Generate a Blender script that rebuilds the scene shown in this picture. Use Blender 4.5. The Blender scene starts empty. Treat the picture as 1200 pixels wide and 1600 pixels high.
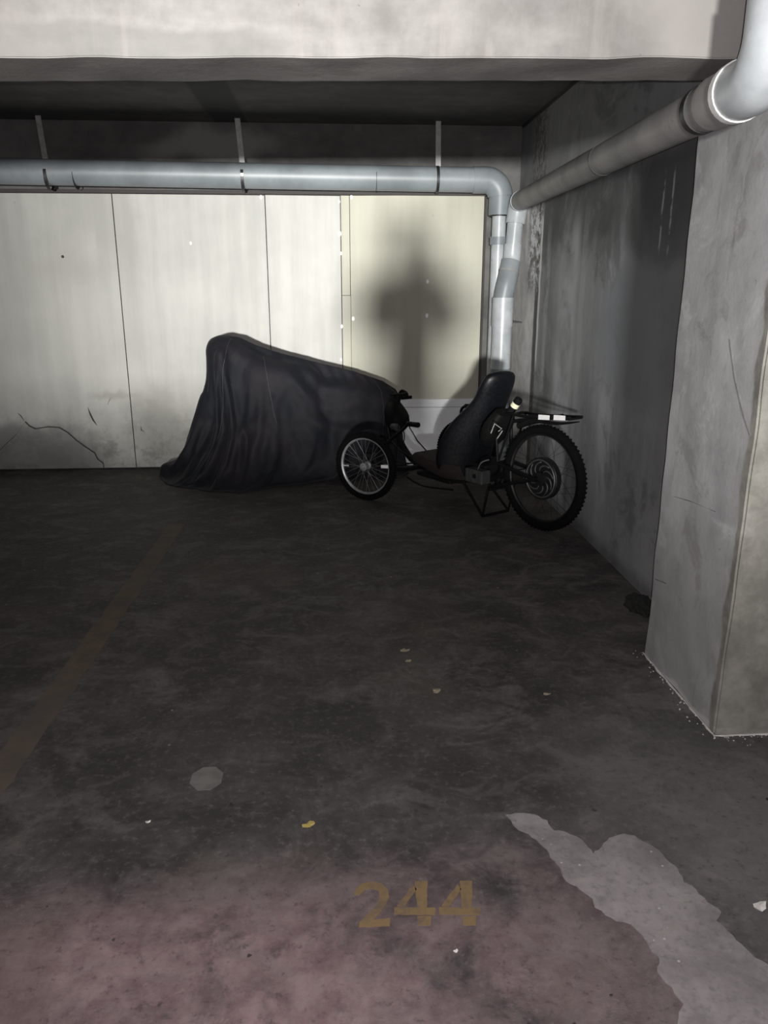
import bpy, bmesh, math, random
import numpy as np
from mathutils import Vector, Matrix
S = bpy.context.scene
C = S.collection
PI = math.pi
random.seed(4)

# ------------------------------------------------------------------ camera
CAM_H = 1.45
PITCH, YAW = math.radians(16.05), math.radians(3.7)
cam_d = bpy.data.cameras.new('camera')
cam_d.sensor_fit = 'VERTICAL'; cam_d.sensor_height = 32.0; cam_d.lens = 32.0*1200/1600
cam_d.clip_start = 0.02; cam_d.clip_end = 60
cam = bpy.data.objects.new('camera', cam_d); C.objects.link(cam)
cam.location = (0, 0, CAM_H)
cam.rotation_euler = (PI/2-PITCH, 0, -YAW)
S.camera = cam

# ------------------------------------------------------------------ world and exposure
w = bpy.data.worlds.new('world'); S.world = w; w.use_nodes = True
w.node_tree.nodes['Background'].inputs[0].default_value = (0.75, 0.85, 1, 1)
w.node_tree.nodes['Background'].inputs[1].default_value = 0.005
S.view_settings.view_transform = 'Standard'; S.view_settings.look = 'None'
S.view_settings.exposure = 0.0; S.view_settings.gamma = 1.0
S.view_settings.use_curve_mapping = False

# ------------------------------------------------------------------ lights
def area(name, loc, target, sx, sy, power, col):
    d = bpy.data.lights.new(name, 'AREA'); d.shape = 'RECTANGLE'; d.size = sx; d.size_y = sy
    d.energy = power; d.color = col
    o = bpy.data.objects.new(name, d); C.objects.link(o); o.location = loc
    o.rotation_euler = (Vector(target)-Vector(loc)).to_track_quat('-Z', 'Y').to_euler()
    return o
# low light far down the aisle behind the photographer
al = area('aisle_light', (-1.1, -8.9, 1.22), (-0.05, 6.5, 1.72), 0.58, 0.40, 74, (1.0, 0.992, 0.955))
al.data.spread = math.radians(26)
# the phone's small lamp beside its lens
area('phone_lamp', (0.012, -0.026, 1.468), (0.1, 2.0, 1.1), 0.012, 0.012, 53, (1.0, 0.94, 0.95))
# weak overhead fill added for ambient light, just behind the photographer
area('ambient_fill', (0.25, -0.9, 2.6), (0.25, -0.2, 0), 1.2, 0.12, 5, (1.0, 0.96, 0.97))

# ------------------------------------------------------------------ helpers
WY = 6.50           # face of the panels
F_ = Vector((math.sin(YAW)*math.cos(PITCH), math.cos(YAW)*math.cos(PITCH), -math.sin(PITCH)))
R_ = Vector((math.cos(YAW), -math.sin(YAW), 0)); U_ = R_.cross(F_)
def ray(x, y): return F_ + R_*(x-600)/1200 + U_*(800-y)/1200
def on_y(x, y, Y): r = ray(x, y); return Vector((0, 0, CAM_H)) + r*(Y/r.y)
def on_x(x, y, X): r = ray(x, y); return Vector((0, 0, CAM_H)) + r*(X/r.x)
def on_floor(x, y, z=0.0): r = ray(x, y); return Vector((0, 0, CAM_H)) + r*((z-CAM_H)/r.z)

def tag(o, label=None, cat=None, group=None, kind=None):
    if label: o['label'] = label
    if cat: o['category'] = cat
    if group: o['group'] = group
    if kind: o['kind'] = kind
    return o
def link(name, verts, faces, mat, parent=None, smooth=False, bevel=0, loc=None, sub=0):
    me = bpy.data.meshes.new(name); me.from_pydata([tuple(v) for v in verts], [], faces); me.update()
    bm = bmesh.new(); bm.from_mesh(me); bmesh.ops.recalc_face_normals(bm, faces=bm.faces); bm.to_mesh(me); bm.free()
    if mat: me.materials.append(mat)
    if smooth: me.polygons.foreach_set('use_smooth', [True]*len(me.polygons))
    o = bpy.data.objects.new(name, me); C.objects.link(o)
    if parent: o.parent = parent
    if loc: o.location = loc
    if bevel:
        m = o.modifiers.new('b', 'BEVEL'); m.width = bevel; m.segments = 2; m.limit_method = 'ANGLE'
    if sub:
        m = o.modifiers.new('s', 'SUBSURF'); m.levels = sub; m.render_levels = sub
    return o
def empty(name, loc, rz=0):
    o = bpy.data.objects.new(name, None); C.objects.link(o); o.location = loc; o.rotation_euler = (0, 0, rz); o.empty_display_size = .1
    return o
class G:
    """collects shapes into one mesh"""
    def __init__(s): s.v = []; s.f = []
    def add(s, v, f):
        n = len(s.v); s.v += [Vector(p) for p in v]; s.f += [[i+n for i in q] for q in f]; return s
    def box(s, a, b, M=None):
        x0, y0, z0 = a; x1, y1, z1 = b
        v = [Vector(p) for p in [(x0,y0,z0),(x1,y0,z0),(x1,y1,z0),(x0,y1,z0),(x0,y0,z1),(x1,y0,z1),(x1,y1,z1),(x0,y1,z1)]]
        if M: v = [M @ p for p in v]
        return s.add(v, [(0,3,2,1),(4,5,6,7),(0,1,5,4),(1,2,6,5),(2,3,7,6),(3,0,4,7)])
    def tube(s, pts, r, n=12, smooth=0, closed=False, cap=True):
        P = [Vector(p) for p in pts]
        if smooth and len(P) > 2:
            Q = []
            m = len(P)
            rng = range(m if closed else m-1)
            for i in rng:
                p1, p2 = P[i], P[(i+1) % m]
                p0 = P[i-1] if (i > 0 or closed) else p1; p3 = P[(i+2) % m] if (i+2 < m or closed) else p2
                for k in range(smooth):
                    t = k/smooth
                    Q.append(0.5*((2*p1)+(p2-p0)*t+(2*p0-5*p1+4*p2-p3)*t*t+(3*p1-p0-3*p2+p3)*t**3))
            if not closed: Q.append(P[-1])
            rr = r
            if isinstance(r, (list, tuple)):
                rr = [r[min(int(i/smooth), len(r)-1)]*(1-(i % smooth)/smooth)+r[min(int(i/smooth)+1, len(r)-1)]*((i % smooth)/smooth) for i in range(len(Q))]
            P = Q; r = rr
        m = len(P)
        R = r if isinstance(r, (list, tuple)) else [r]*m
        T = []
        for i in range(m):
            a = P[i-1] if (i > 0 or closed) else P[i]; b = P[(i+1) % m] if (i+1 < m or closed) else P[i]
            T.append((b-a).normalized())
        up = Vector((0, 0, 1)) if abs(T[0].z) < .9 else Vector((0, 1, 0))
        u = T[0].cross(up).normalized(); v = []; f = []
        for i in range(m):
            if i: u = (u-T[i]*u.dot(T[i])).normalized()
            q = T[i].cross(u)
            for k in range(n):
                a = 2*PI*k/n; v.append(P[i]+(u*math.cos(a)+q*math.sin(a))*R[i])
        for i in range(m if closed else m-1):
            for k in range(n):
                a = i*n; b = ((i+1) % m)*n
                f.append((a+k, a+(k+1) % n, b+(k+1) % n, b+k))
        if cap and not closed:
            f.append(list(range(n))[::-1]); f.append([(m-1)*n+k for k in range(n)])
        return s.add(v, f)
    def lathe(s, prof, n=32, M=None, closed=False, a0=0, a1=2*PI):
        """profile [(r, y)] turned about the local Y axis"""
        v = []; m = len(prof); f = []
        full = abs(a1-a0-2*PI) < 1e-6; nn = n if full else n+1
        for k in range(nn):
            a = a0+(a1-a0)*k/n
            for r, y in prof: v.append(Vector((r*math.cos(a), y, r*math.sin(a))))
        if M: v = [M @ p for p in v]
        for k in range(n):
            k2 = (k+1) % nn
            for i in range(m if closed else m-1):
                j = (i+1) % m
                f.append((k*m+i, k*m+j, k2*m+j, k2*m+i))
        return s.add(v, f)
    def prism(s, poly, d):
        """poly: list of Vectors, extruded by vector d"""
        n = len(poly); v = [Vector(p) for p in poly]+[Vector(p)+Vector(d) for p in poly]
        return s.add(v, [list(range(n))[::-1], list(range(n, 2*n))]+[(i, (i+1) % n, n+(i+1) % n, n+i) for i in range(n)])
    def loft(s, rings, cap=True):
        n = len(rings[0]); v = [p for r in rings for p in r]; f = []
        for i in range(len(rings)-1):
            for k in range(n): f.append((i*n+k, i*n+(k+1) % n, (i+1)*n+(k+1) % n, (i+1)*n+k))
        if cap: f.append(list(range(n))[::-1]); f.append([(len(rings)-1)*n+k for k in range(n)])
        return s.add(v, f)
    def make(s, name, mat, parent=None, smooth=False, bevel=0, sub=0, loc=None):
        return link(name, s.v, s.f, mat, parent, smooth, bevel, loc, sub)
def auto(o, ang=40):
    me = o.data
    for e in me.edges: pass
    bm = bmesh.new(); bm.from_mesh(me)
    for f in bm.faces: f.smooth = True
    for e in bm.edges:
        if len(e.link_faces) == 2 and e.calc_face_angle(0) > math.radians(ang): e.smooth = False
    bm.to_mesh(me); bm.free(); return o

# ------------------------------------------------------------------ materials
class N:
    def __init__(s, name):
        s.m = bpy.data.materials.new(name); s.m.use_nodes = True; s.t = s.m.node_tree; s.n = s.t.nodes
        s.b = s.n['Principled BSDF']; s.tc = s.n.new('ShaderNodeTexCoord'); s.P = s.tc.outputs['Object']
    def new(s, ty, **k):
        x = s.n.new('ShaderNode'+ty)
        for a, b in k.items(): setattr(x, a, b)
        return x
    def lk(s, a, b): s.t.links.new(a, b)
    def put(s, sock, v):
        if hasattr(v, 'links'): s.lk(v, sock)
        elif isinstance(v, (tuple, list)) and len(v) == 3 and sock.type == 'RGBA': sock.default_value = (*v, 1)
        else: sock.default_value = v
    def math(s, op, a, b=0.0, clamp=False):
        x = s.new('Math', operation=op, use_clamp=clamp); s.put(x.inputs[0], a); s.put(x.inputs[1], b); return x.outputs[0]
    def scale(s, vec, v):
        x = s.new('Mapping'); s.lk(vec, x.inputs[0]); x.inputs['Scale'].default_value = v; return x.outputs[0]
    def noise(s, scale, detail=6, rough=.6, vec=None, dist=0.0, off=(0,0,0)):
        v = vec or s.P
        if off != (0,0,0):
            mp = s.new('Mapping'); s.lk(v, mp.inputs[0]); mp.inputs['Location'].default_value = off; v = mp.outputs[0]
        x = s.new('TexNoise'); s.lk(v, x.inputs['Vector']); x.inputs['Scale'].default_value = scale
        x.inputs['Detail'].default_value = detail; x.inputs['Roughness'].default_value = rough; x.inputs['Distortion'].default_value = dist
        return x.outputs['Fac']
    def rng(s, v, a, b, c=0.0, d=1.0, smooth=True):
        x = s.new('MapRange'); x.interpolation_type = 'SMOOTHSTEP' if smooth else 'LINEAR'
        s.put(x.inputs['Value'], v)
        for i, q in zip((1, 2, 3, 4), (a, b, c, d)): x.inputs[i].default_value = q
        return x.outputs[0]
    def mix(s, f, a, b, mode='MIX'):
        x = s.new('Mix', data_type='RGBA', blend_type=mode); s.put(x.inputs['Factor'], f)
        s.put(x.inputs[6], a); s.put(x.inputs[7], b); return x.outputs[2]
    def warp(s, amt, scale=2.0):
        x = s.new('TexNoise'); s.lk(s.P, x.inputs['Vector']); x.inputs['Scale'].default_value = scale; x.inputs['Detail'].default_value = 5
        a = s.new('VectorMath', operation='SUBTRACT'); s.lk(x.outputs['Color'], a.inputs[0]); a.inputs[1].default_value = (.5, .5, .5)
        b = s.new('VectorMath', operation='SCALE'); s.lk(a.outputs[0], b.inputs[0]); b.inputs['Scale'].default_value = amt*2
        c = s.new('VectorMath', operation='ADD'); s.lk(s.P, c.inputs[0]); s.lk(b.outputs[0], c.inputs[1]); return c.outputs[0]
    def blob(s, c, r, soft=.5, amt=.1, wscale=3.0):
        """soft elliptical mask about a point of the object, its edge broken by noise; radius 99 = unbounded axis"""
        W = s.warp(amt, wscale)
        a = s.new('VectorMath', operation='SUBTRACT'); s.lk(W, a.inputs[0]); a.inputs[1].default_value = c
        b = s.new('VectorMath', operation='DIVIDE'); s.lk(a.outputs[0], b.inputs[0]); b.inputs[1].default_value = r
        l = s.new('VectorMath', operation='LENGTH'); s.lk(b.outputs[0], l.inputs[0])
        return s.rng(l.outputs['Value'], 1-soft, 1+soft, 1, 0)
    def bump(s, h, strength=.3, dist=.01):
        x = s.new('Bump'); x.inputs['Strength'].default_value = strength; x.inputs['Distance'].default_value = dist
        s.lk(h, x.inputs['Height']); s.lk(x.outputs[0], s.b.inputs['Normal'])
    def out(s, col, rough=.7, metal=0.0, spec=None):
        s.put(s.b.inputs['Base Color'], col); s.put(s.b.inputs['Roughness'], rough); s.put(s.b.inputs['Metallic'], metal)
        if spec is not None: s.b.inputs['Specular IOR Level'].default_value = spec
        return s.m
def plain(name, col, rough=.5, metal=0.0, var=.15, scale=30, spec=None, bump=0.0):
    k = N(name); n = k.noise(scale, 4)
    c = k.mix(k.rng(n, .3, .7), tuple(x*(1-var) for x in col), tuple(min(1, x*(1+var)) for x in col))
    if bump: k.bump(n, bump, .002)
    return k.out(c, k.rng(n, .2, .8, max(0, rough-.08), min(1, rough+.08)), metal, spec)

def concrete(name, lo, hi, streak=.5, axis='z', blobs=(), pits=True, extra=None, rough=.85):
    k = N(name)
    n1 = k.noise(1.3, 8, .62, dist=.3); n2 = k.noise(7, 8, .65); n3 = k.noise(60, 4, .6)
    st = k.noise(1, 7, .6, vec=k.scale(k.P, (5, 5, .45)) if axis == 'z' else k.scale(k.P, (.6, 4, 4)), dist=.4)
    f = k.math('ADD', k.math('MULTIPLY', n1, .5), k.math('ADD', k.math('MULTIPLY', n2, .25), k.math('MULTIPLY', st, .35*streak*2)))
    f = k.rng(f, .38, .72)
    c = k.mix(f, lo, hi)
    for (cc, r, soft, col, amt, op, ws) in blobs:
        m = k.math('MULTIPLY', k.blob(cc, r, soft, amt, ws), op)
        c = k.mix(m, c, col)
    if pits:
        p = k.new('TexVoronoi'); k.lk(k.warp(.02, 20), p.inputs['Vector']); p.inputs['Scale'].default_value = 22
        m = k.math('MULTIPLY', k.rng(p.outputs['Distance'], .10, .04), k.rng(k.noise(4, 3, off=(3, 1, 2)), .52, .6))
        c = k.mix(k.math('MULTIPLY', m, .55), c, tuple(x*.35 for x in lo))
    if extra: c = extra(k, c)
    k.bump(k.math('ADD', n2, k.math('MULTIPLY', n3, .35)), .22, .008)
    return k.out(c, rough)

# floor --------------------------------------------------------------
def floor_mat():
    k = N('worn_concrete_floor')
    big = k.noise(.55, 6, .6, dist=.5); mid = k.noise(2.4, 9, .68, dist=.4); fine = k.noise(14, 8, .7); grit = k.noise(120, 4, .7)
    scr = k.noise(1, 6, .6, vec=k.scale(k.P, (4, 6, 1)), dist=1.0)
    grey = k.mix(k.rng(mid, .35, .68), (.040, .037, .037), (.095, .088, .085))
    grey = k.mix(k.math('MULTIPLY', k.rng(scr, .5, .66), .35), grey, (.19, .182, .172))
    red = k.mix(k.rng(fine, .3, .7), (.19, .118, .126), (.33, .235, .240))
    # redder, paler mottle towards the driving aisle
    edge = k.new('SeparateXYZ'); k.lk(k.P, edge.inputs[0])
    near = k.math('ADD', k.rng(edge.outputs['Y'], 2.1, 1.2), k.math('MULTIPLY', k.math('SUBTRACT', big, .5), 1.6))
    left = k.rng(edge.outputs['X'], 1.0, -.4, .25, 1)
    pm = k.math('MULTIPLY', k.math('MULTIPLY', k.rng(near, .2, .9), k.rng(mid, .34, .5)), left, True)
    c = k.mix(k.math('MULTIPLY', pm, .85), grey, red)
    dust = k.noise(5.5, 10, .75, off=(3, 3, 0), dist=.8)
    c = k.mix(k.math('MULTIPLY', k.rng(dust, .50, .62), .26), c, (.21, .19, .18))
    c = k.mix(k.math('MULTIPLY', k.rng(dust, .46, .36), .35), c, (.05, .045, .045))
    warm = k.noise(1.7, 5, .6, off=(4, 7, 0))
    c = k.mix(k.math('MULTIPLY', k.rng(warm, .5, .7), .35), c, (.13, .108, .085))
    # dust film in the bay, dark oil stains
    oil = k.noise(1.1, 7, .65, off=(9, 2, 0), dist=.6)
    c = k.mix(k.math('MULTIPLY', k.rng(oil, .52, .68), .5), c, (.045, .042, .042))
    c = k.mix(k.math('MULTIPLY', k.blob((-.25, 2.2, 0), (.55, .35, 9), .7, .2), .4), c, (.05, .047, .05))
    c = k.mix(k.math('MULTIPLY', k.blob((1.05, 2.0, 0), (.35, .45, 9), .6, .15), .3), c, (.19, .19, .19))
    c = k.mix(k.math('MULTIPLY', k.blob((1.25, 1.5, 0), (.35, .45, 9), .6, .15), .4), c, (.22, .21, .215))
    # scuffs, chips, pale specks
    sc = k.new('TexNoise'); k.lk(k.scale(k.P, (2.5, 9, 1)), sc.inputs['Vector']); sc.inputs['Scale'].default_value = 3; sc.inputs['Detail'].default_value = 10; sc.inputs['Distortion'].default_value = 2.2
    line = k.math('MULTIPLY', k.rng(k.math('ABSOLUTE', k.math('SUBTRACT', sc.outputs['Fac'], .5)), 0, .006, 1, 0), k.rng(k.noise(2.1, 4, off=(1, 5, 3)), .52, .62))
    c = k.mix(k.math('MULTIPLY', line, .45), c, (.28, .26, .25))
    v = k.new('TexVoronoi'); k.lk(k.warp(.01, 30), v.inputs['Vector']); v.inputs['Scale'].default_value = 9
    c = k.mix(k.math('MULTIPLY', k.rng(v.outputs['Distance'], .045, .03), k.rng(k.noise(3, 3, off=(2, 2, 8)), .5, .6)), c, (.33, .31, .29))
    v2 = k.new('TexVoronoi'); k.lk(k.warp(.02, 25), v2.inputs['Vector']); v2.inputs['Scale'].default_value = 14
    c = k.mix(k.math('MULTIPLY', k.rng(v2.outputs['Distance'], .10, .06), k.rng(k.noise(2.2, 3, off=(7, 1, 1)), .48, .6)), c, (.035, .03, .03))
    sp = k.noise(38, 6, .75, off=(1, 1, 1))
    c = k.mix(k.math('MULTIPLY', k.rng(sp, .52, .66), .38), c, (.20, .18, .175))
    c = k.mix(k.math('MULTIPLY', k.rng(sp, .46, .34), .45), c, (.03, .028, .028))
    k.bump(k.math('ADD', fine, k.math('MULTIPLY', grit, .4)), .25, .006)
    return k.out(c, k.rng(mid, .3, .7, .62, .85), 0, .3)
M = {}
M['floor'] = floor_mat()
def panel_mat(name, lo, hi, blobs):
    k = N(name)
    n1 = k.noise(.9, 6, .6); n2 = k.noise(6, 7, .65); st = k.noise(1, 5, .6, vec=k.scale(k.P, (7, 7, .5)))
    f = k.rng(k.math('ADD', k.math('MULTIPLY', n1, .6), k.math('MULTIPLY', st, .4)), .35, .65)
    c = k.mix(f, lo, hi)
    xyz = k.new('SeparateXYZ'); k.lk(k.P, xyz.inputs[0])
    # blotchy shadow tone painted along the foot of the wall
    d = k.math('MULTIPLY', k.rng(k.math('ADD', xyz.outputs['Z'], k.math('MULTIPLY', n2, .5)), .95, .25), k.rng(k.noise(9, 8, .75), .42, .62))
    c = k.mix(k.math('MULTIPLY', d, .7), c, (.20, .195, .17))
    for (cc, r, soft, col, amt, op, ws) in blobs:
        c = k.mix(k.math('MULTIPLY', k.blob(cc, r, soft, amt, ws), op), c, col)
    v = k.new('TexVoronoi'); k.lk(k.P, v.inputs['Vector']); v.inputs['Scale'].default_value = 3.5
    c = k.mix(k.math('MULTIPLY', k.rng(v.outputs['Distance'], .05, .03), .6), c, (.35, .34, .3))
    k.bump(n2, .12, .004)
    return k.out(c, .62, 0, .35)
D1 = on_y(55, 715, WY); 
pb = [((-2.62, WY, .16), (.55, 1, .22), .4, (.17, .17, .165), .15, .75, 4),
      ((-2.2, WY, .1), (.3, 1, .12), .5, (.20, .20, .19), .12, .6, 6),
      ((-1.83, WY, .62), (.16, 1, .03), .7, (.28, .27, .24), .05, .45, 12),
      ((-1.45, WY, .35), (.25, 1, .28), .6, (.24, .235, .21), .2, .6, 6),
      ((-2.05, WY, 1.62), (.3, 1, .09), .8, (.42, .41, .37), .1, .35, 3),
      ((-2.7, WY, 1.1), (.8, 1, .5), .9, (.45, .45, .42), .1, .35, 2)]
M['panel_l'] = panel_mat('pale_cement_sheet', (.42, .418, .395), (.58, .578, .545), pb)
M['panel_r'] = panel_mat('cream_cement_sheet', (.42, .41, .34), (.52, .51, .43), [])
M['lintel'] = concrete('lintel_concrete', (.08, .078, .076), (.19, .186, .18), .4, 'x',
    blobs=[((-.9, 6.5, 2.52), (.45, 9, .12), .4, (.33, .32, .31), .15, .6, 3)])
M['slab'] = concrete('slab_concrete', (.075, .073, .07), (.16, .156, .15), .4, 'x',
    blobs=[((-.75, 4.2, 2.7), (.13, 9, 9), .12, (.045, .045, .045), .03, .85, 1),
           ((.9, 4.3, 2.7), (.4, .35, 9), .5, (.32, .31, .3), .3, .6, 3), ((-2.3, 5, 2.7), (.25, 2, 9), .4, (.06, .06, .06), .2, .6, 2)])
def beam_extra(k, c):
    x = k.new('SeparateXYZ'); k.lk(k.warp(.05, 4), x.inputs[0])
    # damp tide mark creeping up from the arris on the left
    m = k.math('MULTIPLY', k.rng(x.outputs['Z'], 2.19, 2.165), k.rng(x.outputs['X'], -.05, -.25))
    c = k.mix(k.math('MULTIPLY', m, .6), c, (.15, .147, .14))
    mo = k.noise(2.6, 9, .72, off=(2, 8, 1), dist=.6)
    c = k.mix(k.math('MULTIPLY', k.rng(mo, .5, .62), .35), c, (.22, .21, .20))
    c = k.mix(k.math('MULTIPLY', k.rng(x.outputs['X'], -.6, -1.1), .4), c, (.20, .185, .17))
    c = k.mix(k.math('MULTIPLY', k.rng(x.outputs['X'], .5, 1.2), .4), c, (.24, .23, .22))
    st = k.noise(1, 6, .65, vec=k.scale(k.P, (9, 9, .7)), off=(3, 0, 0))
    c = k.mix(k.math('MULTIPLY', k.rng(st, .55, .75), .45), c, (.3, .28, .26))
    return c
M['beam'] = concrete('beam_concrete', (.13, .122, .117), (.345, .332, .324), .4, 'x', extra=beam_extra,
    blobs=[((1.15, 2.55, 2.3), (.25, 9, .2), .5, (.36, .34, .32), .15, .7, 4), ((-.95, 2.55, 2.38), (.12, 9, .1), .5, (.3, .28, .26), .1, .7, 4)])
def wall_extra(k, c):
    x = k.new('SeparateXYZ'); k.lk(k.warp(.05, 3), x.inputs[0]); Y, Z = x.outputs['Y'], x.outputs['Z']
    x0 = k.new('SeparateXYZ'); k.lk(k.warp(.015, 9), x0.inputs[0]); Y0, Z0 = x0.outputs['Y'], x0.outputs['Z']
    rough = k.noise(1, 8, .7, vec=k.scale(k.P, (30, 12, 6)))
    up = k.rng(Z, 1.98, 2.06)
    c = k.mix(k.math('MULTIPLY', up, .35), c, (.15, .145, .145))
    # dark band under the pipe
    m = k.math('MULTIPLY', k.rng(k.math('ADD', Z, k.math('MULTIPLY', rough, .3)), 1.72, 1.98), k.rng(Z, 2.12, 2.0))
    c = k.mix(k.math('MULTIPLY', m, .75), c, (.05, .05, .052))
    # pale smoother vertical runs
    for y0, wd, op in ((5.05, .2, .75), (4.75, .05, .35), (5.55, .05, .3), (4.2, .12, .25)):
        m = k.math('MULTIPLY', k.rng(k.math('ABSOLUTE', k.math('SUBTRACT', Y, y0)), wd*.6, wd*1.3, 1, 0), k.rng(Z, 2.0, 1.7))
        c = k.mix(k.math('MULTIPLY', k.math('MULTIPLY', m, k.rng(k.noise(3, 5, .6), .3, .6)), op), c, (.56, .58, .605))
    blot = k.noise(1.6, 8, .7, off=(6, 6, 6), dist=.5)
    c = k.mix(k.math('MULTIPLY', k.rng(blot, .5, .62), .4), c, (.36, .365, .375))
    c = k.mix(k.math('MULTIPLY', k.rng(blot, .46, .36), .5), c, (.08, .08, .083))
    c = k.mix(k.math('MULTIPLY', k.blob((1.51, 3.75, 1.25), (9, .62, .36), .22, .10, 2), .7), c, (.25, .268, .29))
    c = k.mix(k.math('MULTIPLY', k.blob((1.51, 3.6, 1.8), (9, .5, .24), .25, .10, 3), .65), c, (.11, .112, .115))
    c = k.mix(k.math('MULTIPLY', k.blob((1.51, 3.15, 1.2), (9, .3, .9), .5, .08), .35), c, (.10, .10, .10))
    # lighter stub of column beside the back wall, with the leaking joint
    col = k.rng(Y0, 5.86, 5.88)
    col = k.math('MULTIPLY', col, k.rng(Z, 2.1, 2.02))
    lc = k.mix(k.rng(k.noise(8, 6, .6, off=(1, 1, 1)), .35, .65), (.66, .64, .62), (.85, .83, .81))
    c = k.mix(k.math('MULTIPLY', col, .9), c, lc)
    j = k.math('MULTIPLY', k.rng(k.math('ABSOLUTE', k.math('SUBTRACT', Y0, 5.83)), .035, .075, 1, 0), k.rng(Z, 2.05, 2.0))
    c = k.mix(k.math('MULTIPLY', j, .8), c, (.06, .058, .055))
    dk = k.math('MULTIPLY', k.rng(k.math('ABSOLUTE', k.math('SUBTRACT', Y, 5.95)), .12, .28, 1, 0), k.rng(Z, 1.35, 1.55))
    c = k.mix(k.math('MULTIPLY', dk, .85), c, k.mix(k.rng(k.noise(20, 5, .7), .4, .6), (.09, .085, .08), (.28, .27, .26)))
    eff = k.math('MULTIPLY', k.rng(k.noise(11, 8, .8, off=(0, 3, 1)), .49, .54), k.math('MULTIPLY', k.rng(k.math('ABSOLUTE', k.math('SUBTRACT', Y, 5.96)), .10, .26, 1, 0), k.rng(Z, 1.35, 1.6)))
    c = k.mix(k.math('MULTIPLY', k.math('MULTIPLY', eff, .95), k.rng(Z, 2.1, 2.0)), c, (.85, .87, .9))
    l = k.math('MULTIPLY', k.rng(k.math('ABSOLUTE', k.math('SUBTRACT', Y0, 5.76)), .012, .032, 1, 0), k.math('MULTIPLY', k.rng(Z, .85, 1.0), k.rng(Z, 2.02, 1.9)))
    c = k.mix(k.math('MULTIPLY', l, .85), c, (.85, .85, .83))
    spk = k.math('MULTIPLY', k.rng(k.noise(30, 3, .6, off=(5, 5, 5)), .6, .66), k.math('MULTIPLY', k.rng(k.math('ABSOLUTE', k.math('SUBTRACT', Y, 5.8)), .02, .07, 1, 0), k.rng(Z, 1.0, .8)))
    c = k.mix(k.math('MULTIPLY', spk, .8), c, (.5, .5, .48))
    # thin salt runs
    for y0 in (3.56, 3.66):
        l = k.math('MULTIPLY', k.rng(k.math('ABSOLUTE', k.math('SUBTRACT', Y0, y0)), .003, .014, 1, 0), k.math('MULTIPLY', k.rng(Z, 1.58, 1.66), k.rng(Z, 2.0, 1.9)))
        c = k.mix(k.math('MULTIPLY', k.math('MULTIPLY', l, .8), k.rng(k.noise(14, 4), .4, .55)), c, (.55, .56, .57))
    # rough pale scars near the foot
    m = k.math('MULTIPLY', k.rng(k.noise(5, 7, .7, off=(2, 9, 4)), .55, .62), k.math('MULTIPLY', k.rng(Z, .75, .45), k.rng(Y, 4.4, 3.8)))
    c = k.mix(k.math('MULTIPLY', m, .5), c, (.3, .3, .3))
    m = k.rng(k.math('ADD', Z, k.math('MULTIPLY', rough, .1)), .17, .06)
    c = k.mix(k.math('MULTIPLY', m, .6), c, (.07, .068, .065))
    return c
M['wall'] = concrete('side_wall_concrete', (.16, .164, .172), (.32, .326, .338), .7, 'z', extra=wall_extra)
def pier_extra(k, c):
    x = k.new('SeparateXYZ'); k.lk(k.warp(.04, 5), x.inputs[0])
    st = k.noise(1, 6, .65, vec=k.scale(k.P, (22, 22, 2.2)), off=(3, 0, 0))
    c = k.mix(k.math('MULTIPLY', k.rng(st, .6, .72), .35), c, (.13, .125, .115))
    mo = k.noise(3.2, 9, .72, off=(2, 8, 1), dist=.5)
    c = k.mix(k.math('MULTIPLY', k.rng(mo, .52, .62), .45), c, (.58, .58, .59))
    c = k.mix(k.math('MULTIPLY', k.rng(mo, .45, .36), .5), c, (.20, .198, .19))
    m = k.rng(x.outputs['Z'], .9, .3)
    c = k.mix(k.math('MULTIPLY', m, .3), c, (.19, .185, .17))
    m = k.rng(x.outputs['Z'], .022, .012)
    c = k.mix(k.math('MULTIPLY', m, .8), c, (.55, .54, .52))
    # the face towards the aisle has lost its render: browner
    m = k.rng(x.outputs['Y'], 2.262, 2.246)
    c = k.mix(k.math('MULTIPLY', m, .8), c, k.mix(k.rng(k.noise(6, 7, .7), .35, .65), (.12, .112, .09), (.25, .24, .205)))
    return c
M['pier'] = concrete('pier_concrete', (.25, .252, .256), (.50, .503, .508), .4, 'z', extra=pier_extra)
M['plain_conc'] = concrete('aisle_concrete', (.2, .2, .2), (.3, .3, .3))
M['timber'] = plain('dark_batten', (.055, .05, .048), .8)
M['white_board'] = plain('white_skirting_board', (.83, .85, .87), .5, var=.06, scale=5)
k = N('grey_pvc_pipe'); n = k.noise(3, 6, .6); n2 = k.noise(25, 5, .7)
c = k.mix(k.rng(n, .3, .7), (.19, .215, .23), (.28, .31, .33)); c = k.mix(k.math('MULTIPLY', k.rng(n2, .55, .75), .4), c, (.2, .2, .19))
M['pvc'] = k.out(c, .42)
k = N('dusty_pvc_pipe'); n = k.noise(4, 6, .6)
c = k.mix(k.rng(n, .3, .7), (.22, .215, .21), (.34, .33, .32)); c = k.mix(k.math('MULTIPLY', k.rng(k.noise(12, 7, .7), .55, .7), .5), c, (.13, .12, .115))
M['pvc_dusty'] = k.out(c, .55)
k = N('pale_pvc_pipe'); n = k.noise(6, 6, .6)
c = k.mix(k.rng(n, .3, .7), (.36, .39, .405), (.50, .53, .55)); c = k.mix(k.math('MULTIPLY', k.rng(k.noise(18, 7, .7), .6, .7), .5), c, (.25, .24, .22))
M['pvc_pale'] = k.out(c, .35)
M['scratch'] = plain('dark_scratch', (.17, .17, .165), .8)
M['clamp'] = plain('black_clamp_band', (.02, .02, .02), .5)
M['hanger'] = plain('galvanised_strap', (.42, .42, .41), .5, .3)
M['white_glue'] = plain('white_solvent_sealant', (.75, .75, .73), .5)
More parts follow.
